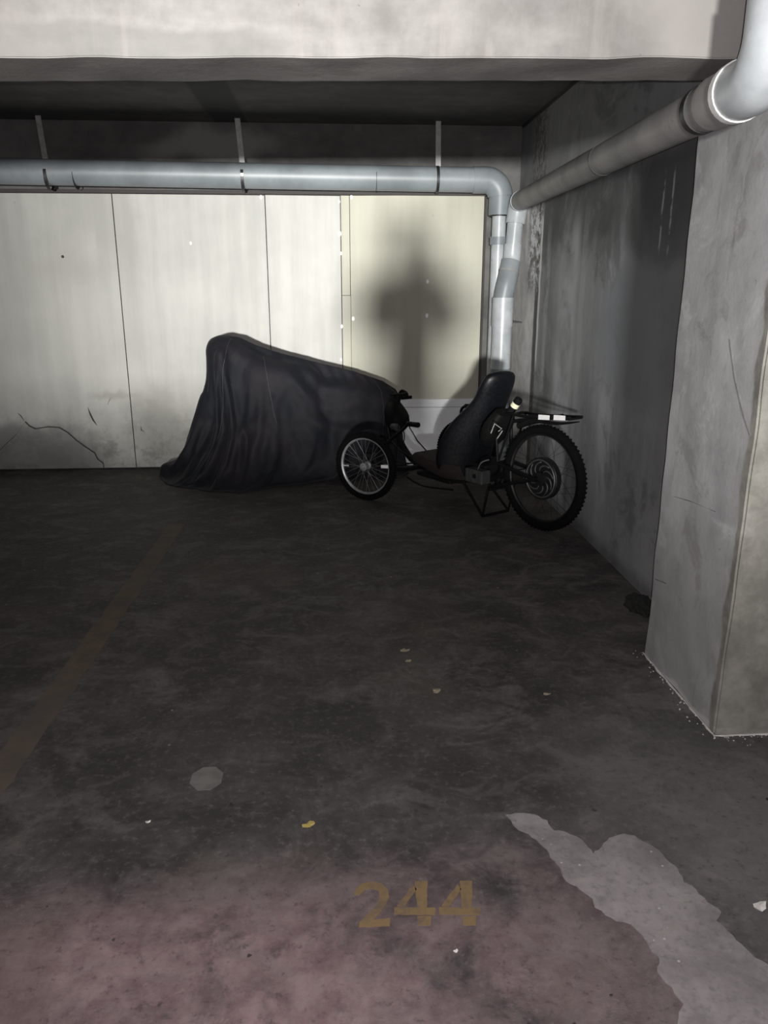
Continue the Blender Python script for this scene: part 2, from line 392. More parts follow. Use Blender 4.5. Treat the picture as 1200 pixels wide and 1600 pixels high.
k = N('faded_ochre_paint'); n = k.noise(16, 8, .75); n2 = k.noise(3, 5)
c = k.mix(k.rng(n, .34, .56), (.13, .095, .07), (.215, .145, .07)); c = k.mix(k.math('MULTIPLY', k.rng(n2, .45, .65), .4), c, (.17, .12, .06))
M['ochre'] = k.out(c, .8)
k = N('worn_line_paint'); n = k.noise(7, 8, .75); n2 = k.noise(1.5, 5)
c = k.mix(k.rng(n, .35, .65), (.085, .07, .06), (.145, .105, .07)); c = k.mix(k.math('MULTIPLY', k.rng(n2, .4, .6), .6), c, (.105, .09, .08))
M['line'] = k.out(c, .8)
k = N('bare_patch_concrete'); n = k.noise(5, 9, .7); n2 = k.noise(45, 5, .7)
c = k.mix(k.rng(n, .3, .7), (.18, .165, .162), (.32, .30, .295)); c = k.mix(k.math('MULTIPLY', k.rng(n2, .5, .66), .5), c, (.14, .13, .13))
v = k.new('TexVoronoi'); k.lk(k.P, v.inputs['Vector']); v.inputs['Scale'].default_value = 30
c = k.mix(k.math('MULTIPLY', k.rng(v.outputs['Distance'], .12, .07), k.rng(k.noise(5, 3, off=(7, 1, 1)), .48, .6)), c, (.45, .43, .42))
k.bump(n2, .3, .004); M['patch'] = k.out(c, .85)
M['leaf'] = plain('dry_leaf', (.33, .28, .20), .7)
M['leaf_y'] = plain('yellow_leaf', (.42, .33, .10), .7)
M['chip'] = plain('white_chip', (.7, .68, .64), .7)
M['disc'] = plain('worn_cover_disc', (.16, .155, .145), .6, var=.2, scale=20)
M['debris'] = plain('black_dirt', (.012, .012, .011), .95, bump=.5)
M['tyre'] = plain('black_rubber', (.004, .004, .0045), .92, spec=.12, var=.2, scale=40)
M['rim'] = plain('brushed_alloy', (.36, .37, .38), .45, .5)
M['rim_dark'] = plain('black_alloy', (.010, .010, .011), .55, .2)
M['rim_line'] = plain('machined_rim_edge', (.10, .10, .10), .5, .4)
M['steel'] = plain('spoke_steel', (.22, .22, .22), .5, .5)
M['frame'] = plain('black_frame_paint', (.005, .005, .0055), .55, spec=.25)
M['leather'] = plain('black_vinyl', (.004, .0045, .0065), .45, spec=.35, bump=.15, scale=60)
M['plastic'] = plain('black_plastic', (.005, .005, .005), .7, spec=.2)
M['maroon'] = plain('maroon_cloth', (.017, .009, .010), .95, bump=.2)
M['grey_box'] = plain('grey_metal_box', (.05, .05, .05), .5, .3)
M['reflect'] = plain('white_reflective_tape', (.93, .93, .92), .35, var=.04)
M['reflect_y'] = plain('cream_reflective_band', (.92, .90, .66), .35, var=.05)
M['trim_line'] = plain('silver_piping', (.42, .42, .41), .4)
k = N('black_nylon_cover'); n = k.noise(2.2, 5, .6); wv = k.new('TexWave'); k.lk(k.P, wv.inputs['Vector']); wv.inputs['Scale'].default_value = 120
c = k.mix(k.rng(n, .35, .65), (.009, .0105, .0145), (.016, .0138, .018)); 
c = k.mix(k.math('MULTIPLY', k.rng(k.noise(9, 8, .7), .5, .75), .35), c, (.034, .035, .038))
k.bump(k.noise(7, 6, .6, dist=.4), .35, .02)
k.b.inputs['Sheen Weight'].default_value = .06; k.b.inputs['Sheen Roughness'].default_value = .4
M['cover'] = k.out(c, .72, 0, .22)
M['seam'] = plain('cover_seam', (.035, .037, .042), .6)
M['jacket'] = plain('dark_jacket_cloth', (.05, .05, .06), .9)
M['skin'] = plain('skin', (.45, .3, .22), .5)

# ------------------------------------------------------------------ setting
XL, XR, YB, ZC = -7.0, 1.51, -11.0, 2.69
def st(o): o['kind'] = 'structure'; return o
st(G().box((XL, YB, -.15), (7.0, 6.9, 0)).make('floor', M['floor']))
st(G().box((XL, 2.7, ZC), (1.9, 6.9, ZC+.2)).make('ceiling', M['slab']))
st(G().box((XL, YB, ZC+.05), (7.0, 2.6, ZC+.25)).make('ceiling', M['slab']))
wb = st(G().box((XL, WY+.03, 0), (1.9, WY+.35, ZC)).make('wall_back', M['lintel']))
wr = st(G().box((XR, 2.75, 0), (XR+.35, WY+.03, ZC)).make('wall_right', M['wall']))
st(G().box((XL-.2, YB, 0), (XL, 6.9, ZC+.05)).make('wall_left', M['plain_conc']))
st(G().box((7.0, YB, 0), (7.2, 2.6, ZC+.05)).make('wall_far_right', M['plain_conc']))
st(G().box((1.9, 2.6, 0), (7.0, 2.8, ZC+.05)).make('wall_side_bay', M['plain_conc']))
st(G().box((XL, YB-.2, 0), (7.0, YB, ZC+.05)).make('wall_rear', M['plain_conc']))
st(G().box((-6.0, -4.7, 0), (2.6, -4.5, .96)).make('light_blocker_wall', M['plain_conc'], bevel=.01))  # unseen low wall added to keep aisle light off floor and wall foot

# beam: slightly uneven arris
def rough_box(name, a, b, mat, seg=(40, 4, 6), amp=.006, bev=.01, shear=0):
    bm = bmesh.new(); bmesh.ops.create_cube(bm, size=1)
    d = Vector(b)-Vector(a); c0 = (Vector(a)+Vector(b))/2
    for v in bm.verts: v.co = Vector((v.co.x*d.x, v.co.y*d.y, v.co.z*d.z))
    bmesh.ops.bevel(bm, geom=bm.edges[:], offset=bev, segments=2, affect='EDGES')
    for ax in range(3):
        n = seg[ax]
        for i in range(1, n):
            p = [0, 0, 0]; p[ax] = -d[ax]/2+d[ax]*i/n; nn = [0, 0, 0]; nn[ax] = 1
            bmesh.ops.bisect_plane(bm, geom=bm.verts[:]+bm.edges[:]+bm.faces[:], plane_co=p, plane_no=nn)
    from mathutils import noise as mn
    for v in bm.verts:
        p = v.co+c0
        e = mn.noise(p*3)*amp+mn.noise(p*17)*amp*.5
        v.co += Vector((mn.noise(p*5+Vector((9, 0, 0))), mn.noise(p*5+Vector((0, 9, 0))), mn.noise(p*6)))*amp
        v.co += Vector((e, e, e))*.5; v.co += c0; v.co.z += shear*(v.co.x-1.27)*(v.co.x > -6.9)
    me = bpy.data.meshes.new(name); bm.to_mesh(me); bm.free(); me.materials.append(mat)
    o = bpy.data.objects.new(name, me); C.objects.link(o); auto(o, 25); return st(o)
rough_box('concrete_beam', (XL+.01, 2.565, 2.135), (1.9, 2.83, ZC+.3), M['beam'], (160, 3, 6), .005, .0035, .016)
rough_box('concrete_pier', (1.265, 2.215, 0.0), (1.90, 2.82, ZC+.05), M['pier'], (5, 8, 60), .006, .007)

def px1(x, y): p = on_x(x, y, 1.2625); return (1.2640, p.y, p.z)
pier_o = bpy.data.objects['concrete_pier']
for P, w_ in (([(1050, 775), (1080, 784), (1118, 800)], .0018), ([(1024, 905), (1041, 912)], .002), ([(1088, 760), (1096, 778)], .0015), ([(1140, 530), (1148, 590), (1162, 650), (1172, 680)], .0015)):
    G().tube([px1(*p) for p in P], w_, 5, smooth=3).make('scratch', M['scratch'], pier_o)

# panels of the back wall: each sheet its own piece, open joints between
GP = .0035
def sheet(poly, mat=M['panel_l'], th=.03, y=WY, name='panel', parent=wb):
    o = G().prism([Vector((p[0], y, p[1])) for p in poly], (0, th, 0)).make(name, mat, parent, bevel=.0015)
    return o
TOP = 2.172
xj = [-5.29, -4.09, -2.89, -1.688, -.514, .076, .149, 1.222]
for a, b in ((0, 1), (1, 2)):
    sheet([(xj[a]+GP, .01), (xj[b]-GP, .01), (xj[b]-GP, TOP), (xj[a]+GP, TOP)])
def W2(x, y): p = on_y(x, y, WY); return (p.x, p.z)
# the cracked sheet: broken away along a jagged line at its foot
crack = [(0, 703), (9, 694), (24, 680), (39, 659), (46, 666), (55, 670), (75, 667), (92, 668), (106, 676), (118, 687), (130, 696), (148, 708), (152, 717), (161, 724), (162, 731)]
cr = [W2(*p) for p in crack]
up_ = [(x+.006, z+.006) for x, z in cr]; lo_ = [(x-.004, z-.005) for x, z in cr]
sheet([(xj[3]-GP, TOP), (xj[2]+GP, TOP), (xj[2]+GP, up_[0][1]-.05)]+up_[:-1]+[(up_[-1][0], .01), (xj[3]-GP, .01)])
o = sheet([(xj[2]+GP, .01)]+[(xj[2]+GP, lo_[0][1]-.05)]+lo_[:-1]+[(lo_[-1][0], .01)], th=.024, y=WY+.006)
o['label'] = 'stained broken-off foot of the cracked sheet'
for a, b, m in ((3, 4, 'panel_l'), (4, 5, 'panel_l')):
    sheet([(xj[a]+GP, .012), (xj[b]-GP, .012), (xj[b]-GP, TOP-.004), (xj[a]+GP, TOP)], M[m])
zs = W2(540, 462)[1]
sheet([(xj[5]+GP, zs+GP), (xj[6]-GP, zs+GP), (xj[6]-GP, TOP), (xj[5]+GP, TOP)], M['panel_r'], y=WY-.002)
sheet([(xj[5]+GP, .012), (xj[6]-.001, .012), (xj[6]-.001, zs), (xj[5]+GP, zs)], M['panel_r'], y=WY)
sheet([(xj[6]+.001, .012), (xj[7], .012), (xj[7], TOP+.01), (xj[6]+.001, TOP)], M['panel_r'], y=WY)
def crack_line(pts, wd, parent=wb):
    P = [W2(*p) for p in pts]; up = []; dn = []
    for i, (x, z) in enumerate(P):
        t = wd*(1-abs(2*i/(len(P)-1)-1)**2)+.0008
        up.append((x+t, z+t*.5)); dn.append((x-t, z-t*.5))
    o = G().prism([Vector((p[0], WY-.0012, p[1])) for p in up+dn[::-1]], (0, .001, 0)).make('crack', M['timber'], parent); return o
crack_line([(137, 636), (141, 647), (146, 657), (152, 665)], .006)
crack_line([(168, 633), (171, 625), (175, 620)], .002)
crack_line([(220, 665), (221, 672), (226, 675)], .003)
crack_line([(27, 645), (33, 650), (38, 658)], .003)
# screw heads on the sheets
for i, (x, y) in enumerate([(530, 315), (549, 308), (531, 365), (533, 396), (534, 510), (552, 498), (533, 562), (668, 440), (667, 493), (298, 380), (408, 308)]):
    x_, z_ = W2(x, y); r = .009+.004*((i*7) % 3)/2
    G().lathe([(0, -.004), (r*.7, -.0035), (r, -.001), (r, .001)], 10, Matrix.Translation((x_, WY, z_)) @ Matrix.Scale(1.5, 4, (0, 0, 1))).make('screw_head', M['reflect'], wb)
G().lathe([(0, -.003), (.012, -.002), (.012, .001)], 8, Matrix.Translation((*[W2(98, 401)[0], WY, W2(98, 401)[1]],))).make('screw_head', M['timber'], wb)
# batten over the sheets, capping strip in the corner, skirting board
t = st(G().box((XL, WY-.02, TOP+.003), (1.26, WY+.03, TOP+.028)).make('trim_1', M['timber'], bevel=.003))
t = st(G().box((1.224, WY-.004, 0), (1.243, WY+.03, TOP)).make('trim_2', M['timber'], bevel=.002))
bb = st(G().box((.30, WY-.022, .0), (1.30, WY, .50)).make('baseboard_back', M['white_board'], bevel=.004))
G().box((.30, WY-.03, .503), (1.30, WY, .572)).make('capping', M['white_board'], bb, bevel=.004)
# slab seam strips on the soffit edge
st(G().box((XR-.012, 2.83, ZC-.02), (XR, WY, ZC)).make('trim_3', M['timber']))

# ------------------------------------------------------------------ pipes
# drain along the back wall
PY, PZ, PR = 6.36, 2.275, .092
root = empty('drain_pipe', (XL, PY, PZ))
tag(root, 'grey plastic drain pipe slung horizontally along the back wall above the panels', 'pipe')
def part(g, name, mat, parent, **k):
    o = g.make(name, mat, parent, **k); o.matrix_parent_inverse = Matrix.Translation(-Vector(parent.location)) if parent.type == 'EMPTY' and parent.rotation_euler.z == 0 else Matrix()
    return o
xe = 1.20
auto(part(G().tube([(XL, PY, PZ+.07), (xe, PY, PZ)], PR, 32), 'pipe', M['pvc'], root))
el = [Vector((xe, PY, PZ))+Vector((.118*math.sin(a), 0, -.118*(1-math.cos(a)))) for a in [i*PI/2/10 for i in range(11)]]
auto(part(G().tube([(xe-.10, PY, PZ)]+el, PR+.006, 32), 'elbow', M['pvc'], root))
for x0 in (.35, -1.9):
    auto(part(G().tube([(x0-.002, PY, PZ+.002), (x0+.002, PY, PZ+.002)], PR+.002, 32), 'joint_ring', M['clamp'], root))
hang = []
for (x, y), (x1, y1) in (((70, 272), (60, 190)), ((378, 275), (371, 192)), ((685, 280), (685, 195))):
    p = on_y(x, y, PY-.09); q = on_y(x1, y1, WY)
    auto(part(G().lathe([(PR+.004, -.011), (PR+.007, -.011), (PR+.007, .011), (PR+.004, .011)], 32, Matrix.Translation((p.x, PY, PZ)) @ Matrix.Rotation(PI/2, 4, 'Z'), True), 'clamp', M['clamp'], root))
    xt = on_y(x1, y1, PY+.02).x; xb = on_y(x, y-34, PY+.02).x; zb = PZ+PR-.005
    part(G().prism([Vector((xb-.02, PY+.02, zb)), Vector((xb+.02, PY+.02, zb)), Vector((xt+.02, PY+.02, ZC)), Vector((xt-.02, PY+.02, ZC))], (0, .006, 0)), 'hanger_strap', M['hanger'], root)
# small bright clip on the middle clamp
p = on_y(378, 268, PY-.1); part(G().box((p.x-.012, PY-PR-.014, PZ-.002), (p.x+.012, PY-PR-.004, PZ+.022)), 'bolt', M['reflect'], root, bevel=.002)
# its own riser in the corner
xv = xe+.118
auto(part(G().tube([(xv, PY, PZ-.118), (xv, PY, 0)], .055, 28), 'downpipe', M['pvc_pale'], root))
auto(part(G().tube([(xv, PY, 2.165), (xv, PY, 2.02)], PR-.005, 28), 'reducer', M['pvc'], root))
auto(part(G().tube([(xv, PY, 2.03), (xv, PY, 2.012)], .072, 28), 'clamp', M['clamp'], root))
auto(part(G().tube([(xv, PY, 1.86), (xv, PY, 1.80)], .068, 28), 'coupling', M['pvc'], root))

root = empty('waste_pipe', (1.3, 6.2, 0))
tag(root, 'dusty waste pipe running along the right wall under the beam with elbow at each end', 'pipe')
A = Vector((1.43, 6.14, 2.105)); B = on_x(1183, 132, 1.185)
B.x = 1.175
r_ = .070
d_ = (B-A).normalized()
auto(part(G().tube([A, B], r_, 28), 'pipe', M['pvc_dusty'], root))
# near elbow turning up in front of the beam
el = [B-d_*.08, B, B+d_*.05+Vector((0, 0, .012)), B+d_*.085+Vector((0, 0, .05)), B+d_*.10+Vector((0, 0, .10)), B+d_*.10+Vector((0, 0, .22))]
auto(part(G().tube(el, r_+.010, 28, smooth=5), 'elbow', M['pvc_pale'], root), 60)
auto(part(G().tube([el[-1], el[-1]+Vector((0, 0, .5))], r_, 28), 'riser', M['pvc_pale'], root))
for t0, t1, m, e in ((.935, .975, 'pvc_dusty', .008), (.905, .915, 'clamp', .004), (.60, .603, 'clamp', .002), (.972, .980, 'white_glue', .014)):
    auto(part(G().tube([A.lerp(B, t0), A.lerp(B, t1)], r_+e, 28), {'clamp': 'clamp', 'pvc_dusty': 'coupling', 'white_glue': 'sealant_ring'}[m], M[m], root))
# far elbow, drop and offset down to the floor
xa = A.x-.0
el = [A-d_*.02+Vector((0, 0, 0)), A-d_*.07+Vector((0, 0, -.012)), A-d_*.10+Vector((-.004, 0, -.05)), Vector((xa-.01, 6.24, 1.95))]
auto(part(G().tube(el, r_+.004, 28, smooth=5), 'elbow', M['pvc_pale'], root), 60)
E1 = Vector((xa-.01, 6.24, 1.95)); E2 = Vector((xa-.025, 6.24, 1.70)); E3 = Vector((1.36, 6.20, 1.50)); E4 = Vector((1.34, 6.20, 1.38))
auto(part(G().tube([E1+Vector((0, 0, .03)), E1, E2+Vector((.004, 0, .06))], .060, 28), 'drop_pipe', M['pvc_pale'], root))
auto(part(G().tube([E2+Vector((.004, 0, .10)), E2, E2.lerp(E3, .3)], .068, 28, smooth=4), 'coupling', M['pvc_pale'], root), 60)
auto(part(G().tube([E2.lerp(E3, .12), E2.lerp(E3, .55), E3, E4], [.074, .076, .078, .078], 28, smooth=5), 'offset_bend', M['pvc'], root), 60)
auto(part(G().tube([E2.lerp(E3, .5), E2.lerp(E3, .56)], .080, 28), 'clamp', M['pvc_dusty'], root))
auto(part(G().tube([E4+Vector((0, 0, .02)), E4-Vector((0, 0, .2))], .084, 28), 'coupling', M['pvc_pale'], root))
auto(part(G().tube([E4-Vector((0, 0, .19)), Vector((1.34, 6.20, .84))], .078, 28), 'lower_pipe', M['pvc_pale'], root))
auto(part(G().tube([Vector((1.34, 6.20, .85)), Vector((1.34, 6.20, 0))], .083, 28), 'coupling', M['pvc'], root))
part(G().box((1.39, 6.20, 1.205), (1.50, 6.24, 1.215), Matrix.Translation((0, 0, 0))), 'bracket', M['clamp'], root)

# ------------------------------------------------------------------ floor markings
def flat(name, pts, mat, th=.0012, z=0.0, parent=None):
    return G().prism([Vector((p[0], p[1], z)) for p in pts], (0, 0, th)).make(name, mat, parent)
def jag(pts, step, amp, seed):
    rn = random.Random(seed); out = []
    for i in range(len(pts)):
        a = Vector(pts[i]); b = Vector(pts[(i+1) % len(pts)]); n = max(1, int((b-a).length/step)); nm = Vector((-(b-a).y, (b-a).x)).normalized()
        for k in range(n): out.append(a.lerp(b, k/n)+nm*rn.uniform(-amp, amp)*(1 if k else .5))
    return out
def fp(x, y): p = on_floor(x, y); return Vector((p.x, p.y))
a, b, c_, d__ = fp(-60, 1262), fp(262, 840), fp(291, 810), fp(285, 840)
tag(flat('bay_line', jag([(-1.13, .6), (-1.08, 4.83), (-.975, 4.83), (-1.03, .6)], .05, .006, 3), M['line']),
    'faded brown painted bay line on the floor left of the parking space', 'line')
root = empty('bay_number', (.19, 1.54, 0))
tag(root, 'ochre number 244 painted on the floor', 'marking')
def glyph(polys, name='digit'):
    g = G()
    for P in polys:
        P = [fp(*q) for q in P]
        g.prism([Vector((p.x, p.y, 0)) for p in jag(P, .012, .0012, len(P)+int(P[0][0]*99) % 50)], (0, 0, .0016))
    part(g, name, M['ochre'], root)
glyph([[(553, 1398), (557, 1388), (568, 1380), (583, 1378), (597, 1381), (606, 1390), (608, 1403), (603, 1415), (594, 1427), (583, 1438), (610, 1435), (609, 1447), (561, 1449), (562, 1441), (575, 1429), (588, 1415), (593, 1402), (591, 1392), (582, 1389), (571, 1390), (562, 1400)]])
def four(dx):
    glyph([[(648+dx, 1377), (668+dx, 1377), (667+dx, 1418), (652+dx, 1418)], [(645+dx, 1382), (651+dx, 1390), (632+dx, 1417), (620+dx, 1416)],
           [(616+dx, 1418), (681+dx, 1419), (680+dx, 1430), (616+dx, 1429)], [(652+dx, 1432), (674+dx, 1432), (673+dx, 1446), (653+dx, 1446)]])
four(0); four(70)
pts = [(790, 1274), (812, 1271), (835, 1273), (855, 1283), (866, 1299), (882, 1300), (900, 1308), (915, 1320), (926, 1335), (935, 1329), (942, 1318), (958, 1308), (975, 1304), (992, 1307), (1010, 1318), (1030, 1330), (1040, 1343), (1055, 1355), (1066, 1371), (1068, 1380), (1080, 1385), (1100, 1405), (1128, 1427), (1120, 1440), (1150, 1470), (1180, 1498), (1215, 1520), (1240, 1600), (1230, 1640), (1050, 1640), (1058, 1600), (1068, 1570), (1040, 1535), (1028, 1520), (1030, 1500), (1012, 1480), (1000, 1460), (985, 1445), (962, 1440), (945, 1430), (930, 1418), (925, 1405), (905, 1390), (880, 1372), (872, 1355), (860, 1340), (848, 1322), (830, 1308), (805, 1292)]
tag(flat('worn_patch', jag([fp(*p) for p in pts], .012, .004, 7), M['patch'], .003), 'irregular pale bare concrete patch on the floor right of the number', 'patch')
q = on_floor(323, 1217)
tag(flat('cover_disc', [(q.x+.052*math.cos(PI/8+i*PI/4), q.y+.062*math.sin(PI/8+i*PI/4)) for i in range(8)], M['disc'], .003), 'small pale octagonal disc flush on the dark floor', 'disc')
def scrap(name, x, y, r, mat, label, cat, seed):
    rn = random.Random(seed); c0 = on_floor(x, y); n = 9; v = [(0, 0, .004)]
    for i in range(n):
        a = 2*PI*i/n; rr = r*rn.uniform(.55, 1.1); v.append((rr*1.5*math.cos(a), rr*math.sin(a), rn.uniform(.0, .006)))
    v += [(p[0]*.8, p[1]*.8, 0) for p in v[1:]]
    f = [(0, i+1, (i+1) % n+1) for i in range(n)]+[(i+1, n+1+i, n+1+(i+1) % n, (i+1) % n+1) for i in range(n)]+[[n+1+i for i in range(n)]]
    o = link(name, v, f, mat, loc=(c0.x, c0.y, .0005)); o.rotation_euler.z = rn.uniform(0, .6); return tag(o, label, cat)
scrap('dry_leaf', 683, 1080, .016, M['leaf'], 'pale dry leaf in the middle of the floor, largest of the leaf scraps', 'leaf', 1)
scrap('dry_leaf', 632, 1017, .015, M['leaf'], 'curled dry leaf farthest from the number, left of the middle', 'leaf', 2)
scrap('dry_leaf', 638, 1033, .011, M['leaf'], 'small leaf scrap just in front of the curled dry leaf', 'leaf', 3)
scrap('dry_leaf', 855, 1085, .011, M['leaf'], 'tiny dry leaf nearest the concrete pier', 'leaf', 4)
scrap('dry_leaf', 483, 1290, .013, M['leaf_y'], 'yellow leaf scrap between the octagonal disc and the number', 'leaf', 5)
scrap('paint_chip', 1187, 1417, .017, M['chip'], 'white chip lying beside the pale patch at the right edge', 'chip', 6)
scrap('paint_chip', 232, 1285, .007, M['chip'], 'thin white fleck left of the yellow leaf scrap', 'chip', 8)
scrap('paint_chip', 712, 1487, .005, M['chip'], 'tiny white fleck on the floor in front of the number', 'chip', 9)
# crumbs and cobweb line at the pier foot
from mathutils import noise as mn_
rn = random.Random(5); g = G()
for i in range(45):
    t = rn.random(); p = Vector((1.262, 2.20, 0)).lerp(Vector((1.262, 2.85, 0)), t)+Vector((-rn.random()**6*.05-.001, rn.uniform(-.01, .01), 0)); s = rn.uniform(.0006, .002)
    g.box((p.x-s, p.y-s*1.6, 0), (p.x+s, p.y+s*1.6, s*1.2))
for i in range(40):
    p = Vector((rn.uniform(1.26, 1.6), 2.208-rn.random()**5*.06, 0)); s = rn.uniform(.0006, .002); g.box((p.x-s, p.y-s, 0), (p.x+s, p.y+s, s))
for (a_, b_, nx_) in ((Vector((1.266, 2.212)), Vector((1.266, 2.84)), Vector((-1, 0))), (Vector((1.262, 2.216)), Vector((1.75, 2.216)), Vector((0, -1)))):
    m_ = 60; inn = [a_.lerp(b_, q/m_) for q in range(m_+1)]; o_ = [p+nx_*(.002+.010*max(0, mn_.noise(Vector((p.x*14, p.y*14, 1)))+.25)) for p in inn]
    for q in range(m_): g.prism([Vector((*v_, 0)) for v_ in (inn[q], inn[q+1], o_[q+1], o_[q])], (0, 0, .004))
tag(g.make('crumbled_render', M['chip']), 'white crumbs of render fallen along the foot of the pier', 'rubble', kind='stuff')
# dark clump in the corner
from mathutils import noise as mn
bm = bmesh.new(); bmesh.ops.create_icosphere(bm, subdivisions=4, radius=1)
for v in bm.verts:
    n = mn.noise(v.co*2.3)*.35+mn.noise(v.co*7)*.18; v.co = Vector((v.co.x*.062, v.co.y*.10, max(-.002, v.co.z*.055)))*(1+n)
me = bpy.data.meshes.new('dirt_clump'); bm.to_mesh(me); bm.free(); me.materials.append(M['debris'])
o = bpy.data.objects.new('dirt_clump', me); C.objects.link(o); o.location = (1.435, 3.30, .002)
tag(o, 'black clump of dirt where the right wall disappears behind the pier', 'dirt')

# ------------------------------------------------------------------ draped cover (its own little cloth simulation)
def drape():
    NN, MM, V = 84, 22, 46
    rp = np.array([(-.90, 6.10, 1.110), (-.83, 6.10, 1.133), (-.72, 6.10, 1.118), (-.595, 6.12, 1.055), (-.40, 6.13, .99), (-.107, 6.15, .912), (.17, 6.17, .842), (.385, 6.18, .765), (.49, 6.17, .70), (.515, 6.16, .66)])
    hf = np.array([(-1.30, 5.93), (-1.12, 5.745), (-.93, 5.635), (-.69, 5.62), (-.41, 5.745), (-.2, 5.88), (.0, 6.0), (.25, 5.98), (.42, 5.96), (.50, 5.98)])
    hb = np.array([(-1.30, 6.40), (-1.1, 6.44), (-.9, 6.45), (-.69, 6.45), (-.41, 6.45), (-.2, 6.44), (0, 6.43), (.25, 6.42), (.42, 6.36), (.50, 6.32)])
    s = np.linspace(0, 1, len(rp)); u = np.linspace(0, 1, NN)
    itp = lambda a: np.stack([np.interp(u, s, a[:, i]) for i in range(a.shape[1])], 1)
    R, F, B = itp(rp), itp(hf), itp(hb)
    hem = [(p[0], p[1], 0.004) for p in F]; rid = list(range(NN)); 
    cr_ = [(.56, 6.03), (.575, 6.15), (.56, 6.26)]; cl_ = [(-1.33, 6.38), (-1.41, 6.3), (-1.44, 6.2), (-1.40, 6.05)]
    def capp(a, pts, b):
        q = np.array([a[:2]]+pts+[b[:2]]); t = np.linspace(0, 1, len(q)); uu = np.linspace(0, 1, MM+2)[1:-1]
        return [(np.interp(x, t, q[:, 0]), np.interp(x, t, q[:, 1]), .004) for x in uu]
    hem += capp(F[-1], cr_, B[-1]); rid += [NN-1]*MM
    hem += [(p[0], p[1], .004) for p in B[::-1]]; rid += list(range(NN))[::-1]
    hem += capp(B[0], cl_, F[0]); rid += [0]*MM
    hem = np.array(hem); T = len(hem)
    ridv = R[rid]
    idx = np.zeros((T, V+1), int); idx[:, 0] = rid
    idx[:, 1:] = NN+np.arange(T*V).reshape(T, V)
    X = np.zeros((NN+T*V, 3)); X[:NN] = R
    rng_ = np.random.default_rng(3)
    v = np.arange(1, V+1)/V
    for t in range(T):
        a, b = ridv[t], hem[t]
        # shoulder then fall
        bulge = np.sin(v*PI)[:, None]*np.array([b[0]-a[0], b[1]-a[1], 0])*.03
        X[idx[t, 1:]] = a*(1-v[:, None])+b*v[:, None]+bulge+np.array([0, 0, 1])*np.sin(v*PI)[:, None]*.005
    th = np.arange(T)/T*2*PI
    per = sum(np.sin(th*k_+ph)*am for k_, ph, am in ((9, 1, .020), (16, .3, .012), (27, 2.2, .005)))
    for t in range(T):
        d = hem[t]-ridv[t]; d[2] = 0; d = d/(np.linalg.norm(d)+1e-6)
        X[idx[t, 1:]] += d*(per[t]*v)[:, None]
    X[NN:] += rng_.normal(0, .0025, X[NN:].shape)
    e = []; st_ = []
    def addE(a, b, k_, sc): 
        a = a.ravel(); b = b.ravel(); m = a != b
        a, b = a[m], b[m]; e.append(np.stack([a, b], 1)); L = np.linalg.norm(X[a]-X[b], axis=1)*sc; st_.append(np.stack([L, np.full(len(L), k_)], 1))
    rl = np.roll(idx, -1, 0)
    addE(idx, rl, 1, 1.075); addE(idx[:, :-1], idx[:, 1:], 1, 1.018)
    addE(idx[:, :-1], rl[:, 1:], .45, 1.045); addE(rl[:, :-1], idx[:, 1:], .45, 1.045)
    r2 = np.roll(idx, -2, 0); addE(idx, r2, .16, 1.05); addE(idx[:, :-2], idx[:, 2:], .16, 1.03)
    E = np.concatenate(e); Q = np.concatenate(st_); L0, K = Q[:, 0], Q[:, 1]
    i, j = E[:, 0], E[:, 1]; n = len(X)
    cnt = np.bincount(i, minlength=n)+np.bincount(j, minlength=n)
    wgt = 1/np.maximum(cnt, 1)*2.2
    caps = [((-.85, 5.96, .98), (-.85, 6.26, 1.0), .05), ((-.85, 6.1, 1.0), (-.6, 6.12, .86), .13), ((-.6, 6.12, .82), (-.25, 6.14, .74), .17), ((-.25, 6.15, .70), (.40, 6.17, .60), .12),
            ((-1.14, 6.12, .16), (-.97, 6.12, .62), .09), ((-1.37, 6.2, .05), (-1.36, 6.25, .05), .06), ((.12, 6.16, .30), (.2, 6.16, .3), .2), ((-.6, 6.1, .4), (-.2, 6.1, .4), .17),
            ((-.80, 5.90, .98), (-.72, 5.86, .86), .04), ((-.45, 5.84, .42), (-.3, 5.86, .38), .04)]
    caps = [(np.array(a), np.array(b), r) for a, b, r in caps]
    seg = np.linalg.norm(X[idx[:, 1:]]-X[idx[:, :-1]], axis=2)*1.018; cum = np.cumsum(seg, 1)
    l_top = cum[:, :-1]; l_bot = cum[:, -1:]-l_top
    Vv = np.zeros_like(X); dt = .016
    X0 = X[:NN].copy()
    hemi = idx[:, -1]; H0 = X[hemi].copy(); H0[:, 2] = .006
